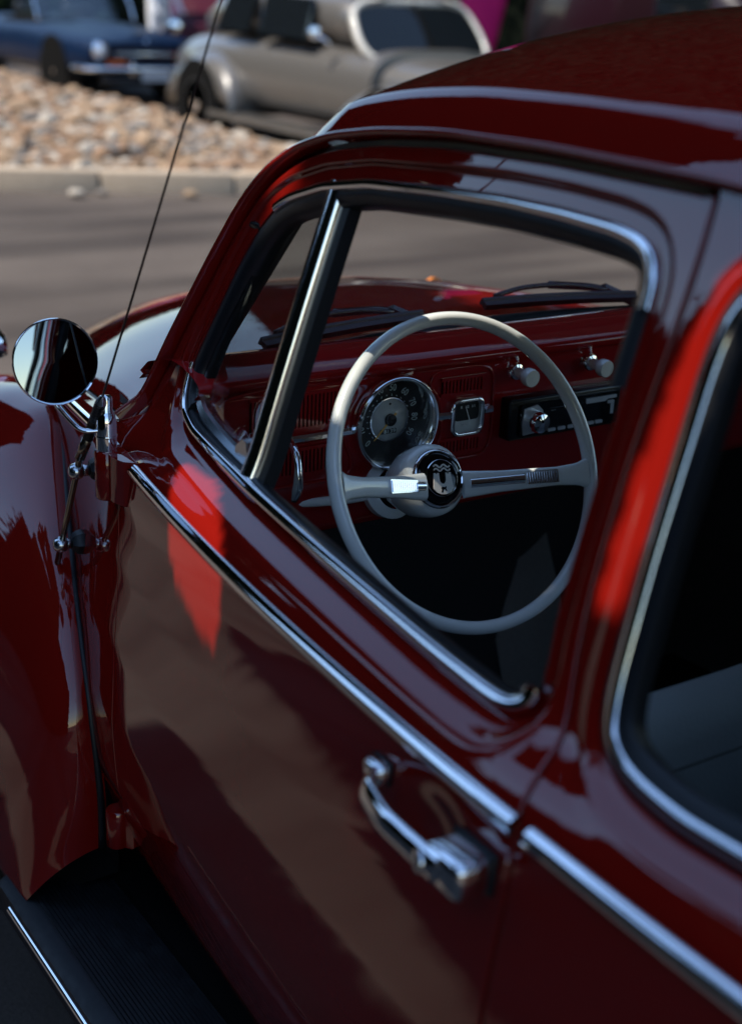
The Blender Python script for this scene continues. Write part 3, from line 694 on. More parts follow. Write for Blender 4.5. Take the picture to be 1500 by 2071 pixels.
# ---- front fenders
def fender(s):
    bd = BEAD[:-1]+[(-.265, .886), (-.12, .880), (.03, .856), (.18, .800), (.32, .715), (.45, .60), (.54, .46), (.58, .33)]
    B = smooth_path(bd, .02, .03); n = len(B)
    arch = [(-.600, .292), (-.50, .294), (-.435, .325), (-.390, .41), (-.345, .53), (-.25, .625), (-.12, .685), (.02, .700), (.16, .675), (.28, .60), (.36, .50), (.40, .40), (.41, .31)]
    A = smooth_path(arch, .01, .03); A = resample(A, np.linalg.norm(np.diff(A, axis=0), axis=1).sum()/(n-1)); A = A[:n]
    while len(A) < n: A = np.vstack([A, A[-1:]])
    V = []; m_ = 26; hxw = np.interp(B[:, 0], _hx, _he)
    yb = np.where(B[:, 0] < -.26, H0(B[:, 0], B[:, 1]), 0)
    yf = hxw+.030; t = np.clip((B[:, 0]+.40)/.20, 0, 1); yb2 = H0(np.minimum(B[:, 0], -.15), np.clip(B[:, 1], .5, .93)); yb = yb2*(1-t)+np.minimum(yf, yb2)*t
    yb = gsm(yb, 3)
    for i in range(n):
        c = np.array([0, .33]); rho = unit(B[i]-c); ra = unit(A[i]-c+[0, .05])
        p0 = np.array([B[i, 0], yb[i]-.004, B[i, 1]]); p3 = np.array([A[i, 0], .772, A[i, 1]])
        k = np.clip((B[i, 1]-.36)/.25, .15, 1)
        p1 = p0+np.array([rho[0]*.035*k, .085, rho[1]*.045*k]); p2 = p3+np.array([ra[0]*.135*k, .012, ra[1]*.135*k])
        for q in range(m_):
            u = q/(m_-1); V.append(p0*(1-u)**3+3*p1*u*(1-u)**2+3*p2*u*u*(1-u)+p3*u**3)
        V.append(p3+[0, -.012, -.004]); V.append(p3+[0, -.05, -.002])
    m2 = m_+2
    F = [(i*m2+q, i*m2+q+1, (i+1)*m2+q+1, (i+1)*m2+q) for i in range(n-1) for q in range(m2-1)]
    V = [(a, b*s, c) for a, b, c in V]
    if s > 0: F = [f[::-1] for f in F]
    o = mesh('front_fender', V, F, PAINT, CAR)
    bead = np.stack([B[:, 0], s*(yb+.004), B[:, 1]], 1)
    tube('fender_beading', bead, .0055, RUBBER, o, 8)
    # inner wheel well
    W = [(a[0], s*yb[i], a[1]) for i, a in enumerate(B)]; W2 = [(a[0], s*.74, a[1]) for a in A]
    strip('wheel_well', [W, [(a, b-s*.02, c-.05) for a, b, c in W], W2], DARK, o, 60)
    # indicator housing on the crown
    tx, ty, tz = .215, .515*s, .868
    prof = [(0, -.02), (.040, -.02), (.044, .0), (.042, .014), (.034, .026), (.020, .033), (0, .035)]
    V, F = lathe_vf(prof, (tx, ty, tz), (.15, .12*s, 1), 24, False, False, 1., 1.)
    V = [((v[0]-tx)*(1.75 if v[0] > tx else 1.15)+tx, v[1], v[2]) for v in V]
    ind = mesh('indicator', V, F, CHROME, o)
    lathe('indicator_lens', [(0, 0), (.024, 0), (.022, .012), (.012, .020), (0, .022)], (tx+.055, ty, tz+.010), (1, 0, .1), mat('amber_lens', (.75, .22, .02), .15), o, 20)
    return o
fenL = fender(1); fenR = fender(-1)
# ---- wheels
def wheel(x, y, parent):
    s = 1 if y > 0 else -1
    o = lathe('wheel', [(.0, -.02), (.10, -.02), (.17, .01), (.185, .06), (.19, .07)], (x, y-.05*s, .325), (0, s, 0), SATIN, parent, 32)
    lathe('tyre', [(.19, -.05), (.27, -.075), (.315, -.06), (.325, -.02), (.325, .03), (.315, .07), (.27, .08), (.19, .07)], (x, y-.05*s, .325), (0, s, 0), mat('tyre_rubber', (.012, .012, .013), .8), o, 40)
    lathe('hub_cap', [(0, .075), (.06, .07), (.115, .05), (.13, .03)], (x, y-.05*s, .325), (0, s, 0), CHROME, o, 32)
for x, y in ((0, .67), (0, -.67), (-2.4, .67), (-2.4, -.67)): wheel(x, y, CAR)
# ---- rear fenders
for s in (1, -1):
    V = []; n = 34; m_ = 16
    for i in range(n):
        a = R(-8+196*i/(n-1)); ra = np.array([math.cos(a), math.sin(a)]); c = np.array([-2.42, .36])
        b = c+ra*[.56, .52]; o_ = c+ra*[.36, .33]
        yb = float(H0(np.clip(b[0], -2.35, -1.6), np.clip(b[1], .45, .93)))-.01-max(0, -2.45-b[0])*.4
        p0 = np.array([b[0], yb, max(b[1], .30)]); p3 = np.array([o_[0], .775, max(o_[1], .30)]); p1 = p0+[ra[0]*.02, .08, ra[1]*.02]; p2 = p3+[ra[0]*.12, .012, max(ra[1], 0)*.12]
        for q in range(m_):
            u = q/(m_-1); V.append(p0*(1-u)**3+3*p1*u*(1-u)**2+3*p2*u*u*(1-u)+p3*u**3)
    F = [(i*m_+q, (i+1)*m_+q, (i+1)*m_+q+1, i*m_+q+1) for i in range(n-1) for q in range(m_-1)]
    mesh('rear_fender', [(a, b*s, c) for a, b, c in V], F if s > 0 else [f[::-1] for f in F], PAINT, CAR)
# tail of the body, closing the shell behind the cabin
V = []; n = 25
tail = [(-2.30, 1.400, 1.0), (-2.45, 1.325, .98), (-2.62, 1.20, .93), (-2.78, 1.03, .86), (-2.92, .80, .76), (-2.99, .58, .68), (-2.97, .40, .62)]
for x, z, w_ in tail:
    for j in range(n):
        a = -1+2*j/(n-1); yy = a*w_*(.46 if z > 1.3 else .50+.12*min((1.3-z)/.4, 1)); V.append((x+.35*abs(a)**3.2, yy, z-.09*abs(a)**2.6*(1 if z > .7 else .3)))
F = [(i*n+j, i*n+j+1, (i+1)*n+j+1, (i+1)*n+j) for i in range(len(tail)-1) for j in range(n-1)]
mesh('tail_panel', V, F, PAINT, CAR)

# ---- running boards
RB = mat('ribbed_mat', (.010, .011, .013), .45, rvar=(60., .35, .6))
for s in (1, -1):
    x0, x1 = -.545, -1.93
    prof = [(.60, .292), (.600, .305), (.62, .309)]
    for i in range(24):
        y = .628+i*.0056; prof += [(y, .309), (y+.001, .3115), (y+.0032, .3115), (y+.0042, .309)]
    prof += [(.765, .309), (.778, .306), (.788, .298), (.791, .285), (.790, .262), (.775, .258), (.60, .262)]
    V = [(x, s*y, z) for x in (x0, x0-.01, x1) for y, z in prof]; n = len(prof)
    V = [(x, y if k >= n else s*(.60+(abs(y)-.60)*.985), z) for k, (x, y, z) in enumerate(V)]
    F = [(k*n+i, k*n+i+1, (k+1)*n+i+1, (k+1)*n+i) for k in range(2) for i in range(n-1)]+[tuple(range(n))]
    rb = mesh('running_board', V, F if s > 0 else [f[::-1] for f in F], RB, CAR, True); autosmooth(rb, 30)
    A = np.array([(x, s*.7915, .288) for x in np.linspace(-.60, x1+.02, 12)])
    sweep('board_trim', A, [(-.0050, -.002), (.0050, -.002), (.0050, .001), (.0025, .003), (-.0025, .003), (-.0050, .001)], CHROME, rb, np.tile([0, s, .45], (12, 1)))
    V, F = box_vf((-1.24, s*.52, .30), (1.45, .26, .05)); mesh('sill', V, F, DARK, CAR, False)

# ---- floor, bulkhead, seats
V, F = box_vf((-1.5, 0, .245), (2.2, 1.22, .05)); mesh('floor_pan', V, F, CARPET, CAR, False)
strip('bulkhead', [[(-.46, y, .25) for y in np.linspace(-.60, .60, 9)], [(-.42, y, .55) for y in np.linspace(-.60, .60, 9)], [(-.50, y, .80) for y in np.linspace(-.60, .60, 9)], [(-.66, y, .98) for y in np.linspace(-.60, .60, 9)]], CARPET, CAR, 60)
tn = [(-.12, .27), (-.11, .36), (-.07, .42), (0, .44), (.07, .42), (.11, .36), (.12, .27)]
strip('tunnel', [[(x, y, z) for x in (-.5, -1.0, -1.6, -2.4)] for y, z in tn], CARPET, CAR, 60)
for s in (1, -1):
    rows = [[(x, s*(float(H0(x, .7))-.10), z) for x in np.linspace(-.44, -.72, 6)] for z in (.27, .6, .96)]
    strip('kick_panel', rows, mat('woven_trim', (.20, .185, .165), .95, bump=(500., .7), noise=(300., .5, (.10, .095, .085))), CAR, 60)
def seat(cy):
    st = empty('front_seat', (-1.16, cy, .28), CAR)
    rows = []
    for x, z, w_ in ((.22, .02, .22), (.245, .10, .235), (.22, .175, .24), (.10, .195, .245), (-.06, .180, .245), (-.16, .165, .24)):
        rows.append([(x, w_*a, z-.02*abs(a)**4) for a in np.linspace(-1, 1, 15)])
    c = strip('cushion', rows, VINYL, st, 60)
    back = []
    pr = [(-.085, .10), (-.075, .20), (-.100, .36), (-.135, .50), (-.150, .555), (-.165, .578), (-.190, .583), (-.212, .572), (-.222, .545), (-.215, .45), (-.195, .30), (-.165, .10)]
    for x, z in pr:
        w_ = .225-.012*max(0, (z-.40)/.18)
        back.append([(x+.018*abs(a)**3, w_*math.copysign(abs(a)**.9, a), z-.055*max(0, abs(a)-.55)**2/.2) for a in np.linspace(-1, 1, 21)])
    b = strip('backrest', back, VINYL, st, 50)
    cen = [tuple(np.mean([r_[k] for r_ in back], 0)) for k in (0, -1)]
    for k, cc in zip((0, -1), cen):
        n = len(back); mesh('side_panel', [r_[k] for r_ in back]+[cc], [(i, i+1, n) for i in range(n-1)], VINYL, b, True)
    pip = np.array([(-.216+.018*abs(a)**3-.001, .205*a, .520-.045*max(0, abs(a)-.5)**2/.25) for a in np.linspace(-1, 1, 21)])
    tube('piping', pip, .004, mat('light_vinyl', (.16, .17, .165), .5), b, 8)
    return st
seat(.325); seat(-.325)
rows = [[(x, y, z) for y in np.linspace(-.55, .55, 9)] for x, z in ((-1.62, .33), (-1.64, .52), (-1.75, .55), (-2.05, .53), (-2.10, .62), (-2.22, .95), (-2.26, .99), (-2.32, .97))]
strip('rear_seat', rows, VINYL, CAR, 60)
# seat belt on the passenger side
belt = smooth_path([(-1.52, -.55, 1.14), (-1.50, -.545, .95), (-1.47, -.52, .70), (-1.45, -.50, .45)], .03, .04)
sweep('seat_belt', belt, [(-.022, -.001), (.022, -.001), (.022, .001), (-.022, .001)], mat('belt_webbing', (.05, .06, .075), .7), CAR, np.tile([0, 1., 0], (len(belt), 1)))

rows = []
for t in np.linspace(0, 1, 14):
    c = np.array([-.40, -.22, .62])*(1-t)+np.array([-.50, -.24, .30])*t
    rows.append([tuple(c+np.array([-.05*a+.010*math.sin(5*a+3*t), -.10*a, .03*a+.012*math.sin(7*a+5*t)])) for a in np.linspace(-.55, .55, 9)])
strip('woven_blanket', rows, mat('pale_weave', (.78, .72, .64), .95, bump=(600., .8), noise=(420., .6, (.36, .32, .28))), CAR, 60)
# ---- dashboard
DX = -.745
dprof = [(-.700, .828), (-.722, .822), (-.740, .830), (-.746, .842), (DX, .860), (DX, 1.020), (-.747, 1.030), (-.752, 1.036), (-.760, 1.041), (-.764, 1.047), (-.761, 1.0535), (-.752, 1.058), (-.735, 1.063), (-.715, 1.067), (-.690, 1.068), (-.66, 1.062), (-.62, 1.050), (-.58, 1.02)]
ys = np.r_[np.linspace(.575, .36, 10), np.linspace(.352, .224, 44), np.linspace(.215, -.575, 36)]
dp = smooth_path(np.array(dprof), .004, .0035)
V = [(a+(.012*(y/.575)**2 if b > 1.03 else .0), y, b) for a, b in dp for y in ys]; n = len(ys)
F = [(i*n+j, i*n+j+1, (i+1)*n+j+1, (i+1)*n+j) for i in range(len(dp)-1) for j in range(n-1)]
cen = np.array(V)[np.array(F)].mean(1)
F = [f for f, c in zip(F, cen) if not (abs(c[0]-DX) < .01 and math.hypot(c[1]-.2875, c[2]-.9705) < .0580)]   # opening behind the speedometer
dash = mesh('dashboard', V, F, DASHP, CAR)
XO = DX-.0005
def yz_strip(name, y0, y1, z, parent, h=.011, d=.006):
    A = np.array([(XO-.001, y, z) for y in np.linspace(y0, y1, 8)])
    return sweep(name, A, [(-h/2, -.001), (h/2, -.001), (h/2, .003), (h*.22, d), (-h*.22, d), (-h/2, .003)], CHROME, parent, np.tile([-1., 0, 0], (8, 1)), angle=30)
for y0, y1 in ((.560, .352), (.228, .197), (.138, .124)): yz_strip('dash_trim', y0, y1, .9665, dash)
# grilles
SLAT = None
def rim(P, m, parent, name='pod_rim', r=.0026):
    A = np.array([(XO-.0005, a, b) for a, b in resample(smooth_path(P, .004, .006, True), .005, True)]); return tube(name, A, r, m, parent, 8, True)
def grille(y0, y1, z0, z1, parent_name='speaker_grille'):
    global SLAT
    g = empty(parent_name, (XO, (y0+y1)/2, (z0+z1)/2), CAR); w_, h = y0-y1, z1-z0
    V, F = prism_vf(rrect(0, 0, w_+.006, h, .006), -.0012, -.0002); mesh('dark_slot_plate', V, F, DARK, g, False)  # dark plate in front of the dash, its colour stands in for slot shade
    n = int(round(w_/.0058))
    if SLAT is None:
        V, F = box_vf((-.0021, 0, 0), (.0024, .0031, 1.)); me = bpy.data.meshes.new('slat'); me.from_pydata([tuple(v) for v in V], [], F); me.materials.append(DASHP); SLAT = me
    for i in range(n+1):
        o = link(bpy.data.objects.new('slat', SLAT), g); o.location = (0, w_/2-w_*i/n, 0); o.scale = (1, 1, h-.004)
    for zz in (h/2, -h/2):
        V, F = box_vf((-.0020, 0, zz), (.0030, w_+.010, .0045)); mesh('grille_edge', V, F, DASHP, g, False)
grille(.500, .372, .980, 1.026); grille(.500, .372, .918, .953)
grille(.208, .143, .996, 1.018); grille(.206, .143, .911, .932)
rim([(.232, 1.012), (.226, 1.028), (.205, 1.032), (.150, 1.032), (.130, 1.026), (.122, 1.010), (.120, .93), (.124, .910), (.140, .902), (.205, .902), (.216, .908), (.212, .925), (.206, .945), (.209, .97), (.216, .995)], DASHP, dash)
rim([(.345, 1.018), (.352, 1.034), (.375, 1.038), (.50, 1.036), (.54, 1.03), (.555, 1.0), (.555, .93), (.54, .910), (.50, .905), (.375, .903), (.352, .908), (.350, .925), (.362, .95), (.366, .97), (.360, .995)], DASHP, dash)
# speedometer
SY, SZ = .2875, .9705
sp = empty('speedometer', (DX, SY, SZ), CAR)
def loc(parent, o): o.parent = parent; o.matrix_parent_inverse = Matrix.Translation(-parent.location); return o
def place(o, parent): return loc(parent, o)
ax = (-1, 0, 0)
place(lathe('bezel', [(.0585, .000), (.0650, .002), (.0655, .010), (.0640, .0165), (.0615, .0185), (.0590, .0165), (.0560, .006), (.0540, -.006), (.0535, -.013)], (DX, SY, SZ), ax, MATS['brushed_chrome'], None, 64, cap0=False, cap1=False), sp)
place(lathe('dial', [(0, 0), (.0545, 0)], (DX+.012, SY, SZ), ax, DIAL, None, 48, cap0=False, cap1=False), sp)
V, F = lathe_vf([(0, 0), (.0290, 0), (.0290, .0035), (0, .0036)], (DX+.0115, SY, SZ), ax, 48, False, False); place(mesh('dial_centre', V, F, SILVER, None, True), sp)
place(lathe('dial_ring', [(.0286, .0), (.0302, .0), (.0302, .0042), (.0286, .0042)], (DX+.0115, SY, SZ), ax, CHROME, None, 48, cap0=False, cap1=False), sp)
mb = MB(); xn = DX+.0110
for k, s_ in enumerate(('0', '10', '20', '30', '40', '50', '60', '70', '80', '90')):
    a = R(225-k*28.5)
    y = SY-math.cos(a)*.0425; z = SZ+math.sin(a)*.0425
    t = math.pi/2-a; ex = (0, -math.cos(t), -math.sin(t)); ey = (0, -math.sin(t)*1.0, math.cos(t))
    ex = np.array([0, -math.cos(-t), math.sin(-t)]); ey = np.array([0, math.sin(-t), math.cos(-t)])
    mb.add(*put(text_vf(s_, .0135), (xn, y, z), ex*.82, ey, (-1, 0, 0)), NUM)
    for kk in (0, .5):
        if k == 9 and kk: continue
        b = R(225-(k+kk)*28.5); V, F = box_vf((0, 0, 0), (.0004, .0012, .0030 if kk == 0 else .0018))
        rot = Matrix.Rotation(-(math.pi/2-b), 3, 'X')
        V = [np.array(rot @ Vector(v))+np.array([xn, SY-math.cos(b)*.0328, SZ+math.sin(b)*.0328]) for v in V]; mb.add(V, F, NUM)
place(mb.build('numerals', None, False), sp)
mb = MB(); V, F = prism_vf(rrect(SY+.001, SZ-.0165, .0255, .0066, .0008), DX+.0074, DX+.0078); mb.add(V, F, DIAL)
mb.add(*put(text_vf('8139', .0072), (DX+.0072, SY-.001, SZ-.0165), (0, -1.35, 0), (0, 0, 1), (-1, 0, 0)), NUM)
V, F = lathe_vf([(0, 0), (.0016, 0), (.0016, .0006), (0, .0006)], (DX+.0078, SY, SZ+.0215), ax, 12, False, False); mb.add(V, F, DIAL)
place(mb.build('odometer', None, False), sp)
nd = np.array([0, .70, -.715]); nrm = np.array([0, .715, .70])
V = [np.array([DX+.004, SY, SZ])+nd*l+nrm*w_+np.array([x, 0, 0]) for x in (0, .0008) for l, w_ in ((-.012, .0016), (.036, .0007), (.036, -.0007), (-.012, -.0016))]
place(mesh('needle', V, [(0, 1, 2, 3), (7, 6, 5, 4), (0, 4, 5, 1), (1, 5, 6, 2), (2, 6, 7, 3), (3, 7, 4, 0)], NEEDLE, None, False), sp)
place(lathe('needle_hub', [(0, 0), (.0085, 0), (.0080, .004), (0, .005)], (DX+.006, SY, SZ), ax, BLACK, None, 24, cap0=False, cap1=False), sp)
place(lathe('instrument_glass', [(0, .0052), (.030, .0045), (.0555, .003)], (DX, SY, SZ), ax, glass('dial_glass', (.97, .98, .98), 1.45, 0, .5), None, 32, cap0=False, cap1=False), sp)
# fuel gauge
fy, fz = .167, .962
fg = empty('fuel_gauge', (DX, fy, fz), CAR)
rp = [(XO-.004, a, b) for a, b in resample(rrect(fy, fz, .050, .048, .011), .004, True)]
V, F = sweep_vf(np.array(rp), [(-.0035, -.004), (.0035, -.004), (.0035, .002), (.0012, .0042), (-.0012, .0042), (-.0035, .002)], np.tile([-1., 0, 0], (len(rp), 1)), True); place(mesh('gauge_frame', V, F, CHROME, None), fg)
V, F = prism_vf(rrect(fy, fz, .048, .046, .010), XO-.0022, XO-.0006); place(mesh('gauge_face', V, F, SILVER, None, False), fg)
V, F = prism_vf(rrect(fy, fz+.007, .040, .025, .005), XO-.0030, XO-.0024); place(mesh('gauge_window', V, F, DIAL, None, False), fg)
mb = MB()
mb.add(*put(text_vf('TANK', .0062), (XO-.0026, fy, fz-.0115), (0, -1, 0), (0, 0, 1), (-1, 0, 0)), mat('pale_print', (.72, .74, .73), .6))
mb.add(*put(text_vf('R   1/2   1/1', .0052), (XO-.0032, fy-.001, fz+.0135), (0, -1, 0), (0, 0, 1), (-1, 0, 0)), MATS['pale_print'])
place(mb.build('gauge_print', None, False), fg)
V, F = box_vf((XO-.0036, fy-.001, fz+.006), (.0006, .0012, .022), None); rot = Matrix.Rotation(R(-22), 3, 'X')
V = [np.array(rot @ Vector(np.array(v)-[XO-.0036, fy-.001, fz+.006]))+np.array([XO-.0036, fy-.001, fz+.004]) for v in V]
place(mesh('gauge_needle', V, F, mat('pale_print2', (.8, .8, .78), .5), None, False), fg)
# knobs
for ky, kz in ((.086, 1.016), (-.050, 1.014)):
    k = lathe('pull_knob', [(0, .0), (.0075, .0), (.0075, .022), (.0118, .026), (.0128, .030), (.0128, .037), (.0118, .040), (0, .0408)], (DX, ky, kz), (-1, 0, -.03), IVORY, CAR, 28)
    lathe('knob_collar', [(.0135, 0), (.0135, .004), (.0110, .0075), (.0070, .0085)], (DX, ky, kz), ax, CHROME, k, 28, cap0=False, cap1=False)
# glovebox lid
V, F = prism_vf(rrect(-.285, .962, .360, .125, .022, 8), XO-.007, XO); gl = mesh('glovebox_lid', V, F, DASHP, CAR, True)
bm = bmesh.new(); bm.from_mesh(gl.data); ed = [e for e in bm.edges if all(v.co.x < XO-.006 for v in e.verts)]; bmesh.ops.bevel(bm, geom=ed, offset=.004, segments=3, affect='EDGES', profile=.5); bm.to_mesh(gl.data); bm.free()
gl.data.polygons.foreach_set('use_smooth', [True]*len(gl.data.polygons)); autosmooth(gl, 50)
lathe('glovebox_button', [(0, 0), (.009, 0), (.009, .008), (.006, .011), (0, .012)], (XO-.007, -.285, .93), ax, CHROME, gl, 20)
# radio
ry0, rz0 = .003, .951
rd = rbox('radio', (DX-.009, ry0, rz0), (.026, .205, .060), .004, BLACK, CAR, 3)
xf = DX-.0225
V, F = prism_vf(rrect(ry0-.003, rz0-.001, .180, .047, .004), xf-.0035, xf); place(mesh('radio_face', V, F, GLOSSB, None, False), CAR); rf = col.objects[-1]; rf.parent = rd
xf -= .004
def rpart(nm, VF, m, sm=False): o = mesh(nm, VF[0], VF[1], m, rd, sm); return o
DSIL = mat('silver_plastic', (.72, .74, .77), .28, metal=.45)
rpart('knob_surround', prism_vf([(ry0+.083, rz0+.017), (ry0+.060, rz0+.021), (ry0+.050, rz0+.012), (ry0+.047, rz0-.006), (ry0+.055, rz0-.019), (ry0+.082, rz0-.021), (ry0+.085, rz0-.004)], xf-.0025, xf), DSIL)
lathe('volume_knob', [(0, .0), (.0150, .0), (.0155, .010), (.0135, .016), (.007, .0185), (0, .019)], (xf-.002, ry0+.063, rz0-.002), ax, CHROME, rd, 32)
rpart('display', prism_vf(rrect(ry0-.010, rz0-.001, .100, .026, .002), xf-.0010, xf+.001), mat('screen_glass', (.006, .007, .009), .04))
rpart('disc_slot', prism_vf([(ry0-.030, rz0+.0175), (ry0-.088, rz0+.0175), (ry0-.088, rz0+.0135), (ry0-.072, rz0+.0135), (ry0-.066, rz0+.0105), (ry0-.030, rz0+.0105)], xf-.002, xf), DSIL)
for by in (.030, .012, -.006, -.024, -.042, -.058): rpart('preset_button', prism_vf(rrect(ry0+by, rz0-.0195, .0135, .0045, .001, 2), xf-.002, xf), DSIL)
rpart('eject_bracket', prism_vf([(ry0-.072, rz0+.010), (ry0-.084, rz0+.010), (ry0-.084, rz0-.010), (ry0-.078, rz0-.010), (ry0-.078, rz0+.006), (ry0-.072, rz0+.006)], xf-.002, xf), DSIL)
rpart('maker_print', put(text_vf('- - -', .005), (xf-.0014, ry0+.030, rz0+.0095), (0, -1, 0), (0, 0, 1), (-1, 0, 0)), NUM)

# ---- steering wheel
WC = np.array([-.924, .294, .957]); el = R(25.0); wn = np.array([-math.cos(el), 0, math.sin(el)])
turn = R(6.0)
wy0 = np.array([0, 1., 0]); wu0 = np.array([math.sin(el), 0, math.cos(el)])
wy = wy0*math.cos(turn)+wu0*math.sin(turn); wu = wu0*math.cos(turn)-wy0*math.sin(turn)
def wp(a, b, c=0.): return WC+wy*a+wu*b+wn*c          # a to the left, b up, c towards the driver
SW = empty('steering_wheel', tuple(WC), CAR)
t = np.linspace(0, 2*math.pi, 128, endpoint=False)
P = np.array([wp(.1912*math.cos(a), .1912*math.sin(a)) for a in t])
prf = [(.0086*math.cos(a), .0104*math.sin(a)) for a in np.linspace(0, 2*math.pi, 18, endpoint=False)]
V, F = sweep_vf(P, prf, np.tile(wn, (128, 1)), True); place(mesh('rim', V, F, IVORY, None), SW)
for s in (1, -1):
    # dished spoke: from rim at plane to hub 5 cm deeper
    st = [(.030, -.060), (.060, -.050), (.095, -.036), (.130, -.022), (.160, -.009), (.1855, 0.)]
    Pp = smooth_path(np.array([wp(s*a, -.010, c) for a, c in st]), .006, .010)
    q = np.linspace(0, 1, len(Pp)); wd_ = np.interp(q, [0, .3, .75, .92, 1], [1.45, 1.15, 1.0, 1.2, 1.7])
    V = []; k = 14
    T = unit(np.gradient(Pp, axis=0)); 
    for i in range(len(Pp)):
        U = unit(wu-T[i]*(wu@T[i])); Nn = unit(np.cross(U, T[i])); 
        if Nn@wn < 0: Nn = -Nn
        for j in range(k):
            a = 2*math.pi*j/k; ca, sa = math.cos(a), math.sin(a); V.append(Pp[i]+U*.0122*wd_[i]*math.copysign(abs(ca)**.7, ca)+Nn*.0075*math.copysign(abs(sa)**.8, sa))
    F = [(i*k+j, i*k+(j+1) % k, (i+1)*k+(j+1) % k, (i+1)*k+j) for i in range(len(Pp)-1) for j in range(k)]
    if s < 0: F = [f[::-1] for f in F]
    place(mesh('spoke', V, F, IVORY, None), SW)
    # chrome horn bar let into the spoke and ribbed thumb grip
    sub = Pp[(q > .0) & (q < .50)] if s < 0 else Pp[(q > .0) & (q < .16)]
    Tn = np.tile(wn, (len(sub), 1)); place(sweep('horn_bar', sub+wn*.0072, [(-.0062, -.003), (.0062, -.003), (.0060, .0015), (.0042, .0045), (.0015, .0056), (-.0015, .0056), (-.0042, .0045), (-.0060, .0015)], CHROME, None, Tn), SW)
    qa, qb = (.34, .62) if s > 0 else (.50, .76)
    if s > 0: qa, qb = .16, .48
    g0 = Pp[int(qa*(len(Pp)-1))]; g1 = Pp[int(qb*(len(Pp)-1))]; gd = unit(g1-g0); gu = unit(wu-gd*(wu@gd)); gn = np.cross(gd, gu); gn = gn if gn@wn > 0 else -gn
    Lg = np.linalg.norm(g1-g0); base = g0+gn*.0072
    mb = MB(); 
    V = [base+gd*l+gu*w_+gn*h for h in (0, .0022) for l, w_ in ((0, -.0075), (Lg, -.0085), (Lg, .0085), (0, .0075))]
    mb.add(V, [(3, 2, 1, 0), (4, 5, 6, 7), (0, 1, 5, 4), (1, 2, 6, 5), (2, 3, 7, 6), (3, 0, 4, 7)], CHROME)
    nrib = 13
    for r_ in range(nrib):
        l0 = Lg*(r_+.2)/nrib; l1 = Lg*(r_+.75)/nrib
        V = [base+gd*l+gu*w_+gn*h for h in (.0020, .0040) for l, w_ in ((l0, -.0072), (l1, -.0072), (l1, .0072), (l0, .0072))]
        mb.add(V, [(3, 2, 1, 0), (4, 5, 6, 7), (0, 1, 5, 4), (1, 2, 6, 5), (2, 3, 7, 6), (3, 0, 4, 7)], CHROME)
    place(mb.build('thumb_grip', None, False), SW)
HB = WC-wn*.070
place(lathe('hub', [(0.030, -.085), (.036, -.070), (.046, -.045), (.0475, -.020), (.0455, -.008), (.040, -.003), (.036, -.001)], HB, wn, IVORY, None, 48, cap0=True, cap1=False), SW)
place(lathe('horn_ring', [(.0315, -.012), (.0375, -.004), (.0385, .001), (.0370, .0040), (.0350, .0050), (.0335, .0040), (.0325, .000)], HB, wn, CHROME, None, 48, cap0=False, cap1=False), SW)
horn = place(lathe('horn_button', [(.0335, .000), (.0325, .0050), (.028, .0085), (.0215, .0098), (0, .0105)], HB, wn, GLOSSB, None, 48, cap0=False, cap1=False), SW)
place(lathe('emblem_ring', [(.0225, .0090), (.0235, .0104), (.0245, .0085)], HB, wn, CHROME, None, 48, cap0=False, cap1=False), SW)
# crest: castle with two waves above
EM = HB+wn*.0108; ex, ey = -wy, wu
def em(poly): 
    n = len(poly); V = [EM+ex*a+ey*b+wn*h for h in (-.0012, .0006) for a, b in poly]; return V, [tuple(range(n))[::-1], tuple(range(n, 2*n))]+[(i, (i+1) % n, (i+1) % n+n, i+n) for i in range(n)]
mb = MB()
EMS = mat('emblem_silver', (.80, .75, .70), .3, metal=.25)
mb.add(*em([(-.0150, -.0135), (-.0138, -.004), (-.0128, .0065), (-.0098, .0065), (-.0098, .0050), (-.0078, .0050), (-.0078, .0065), (-.0050, .0065), (-.0050, .0000), (-.0046, -.0040), (-.0026, -.0068), (0, -.0078), (.0026, -.0068), (.0046, -.0040), (.0050, .0000), (.0050, .0065), (.0078, .0065), (.0078, .0050), (.0098, .0050), (.0098, .0065), (.0128, .0065), (.0138, -.004), (.0150, -.0135), (.0105, -.0180), (.004, -.0208), (-.004, -.0208), (-.0105, -.0180)]), EMS)
wf_ = [(-.0045, -.0185), (-.0030, -.0150), (-.0042, -.0128), (-.0020, -.0112), (.0016, -.0120), (.0044, -.0106), (.0034, -.0138), (.0046, -.0168), (.0030, -.0170), (.0022, -.0150), (-.0008, -.0150), (-.0018, -.0185)]
n = len(wf_); V = [EM+ex*a+ey*b+wn*h for h in (-.0002, .0010) for a, b in wf_]; mb.add(V, [tuple(range(n))[::-1], tuple(range(n, 2*n))]+[(i, (i+1) % n, (i+1) % n+n, i+n) for i in range(n)], GLOSSB)
for zz in (.0105, .0150):
    wv = np.array([EM+ex*x+ey*(zz+.0017*math.sin(x*520))+wn*.0002 for x in np.linspace(-.0125, .0125, 40)]); V, F = sweep_vf(wv, [(-.0010, -.0006), (.0010, -.0006), (.0010, .0006), (-.0010, .0006)], np.tile(wn, (40, 1))); mb.add(V, F, EMS)
place(mb.build('crest', None, False), SW)
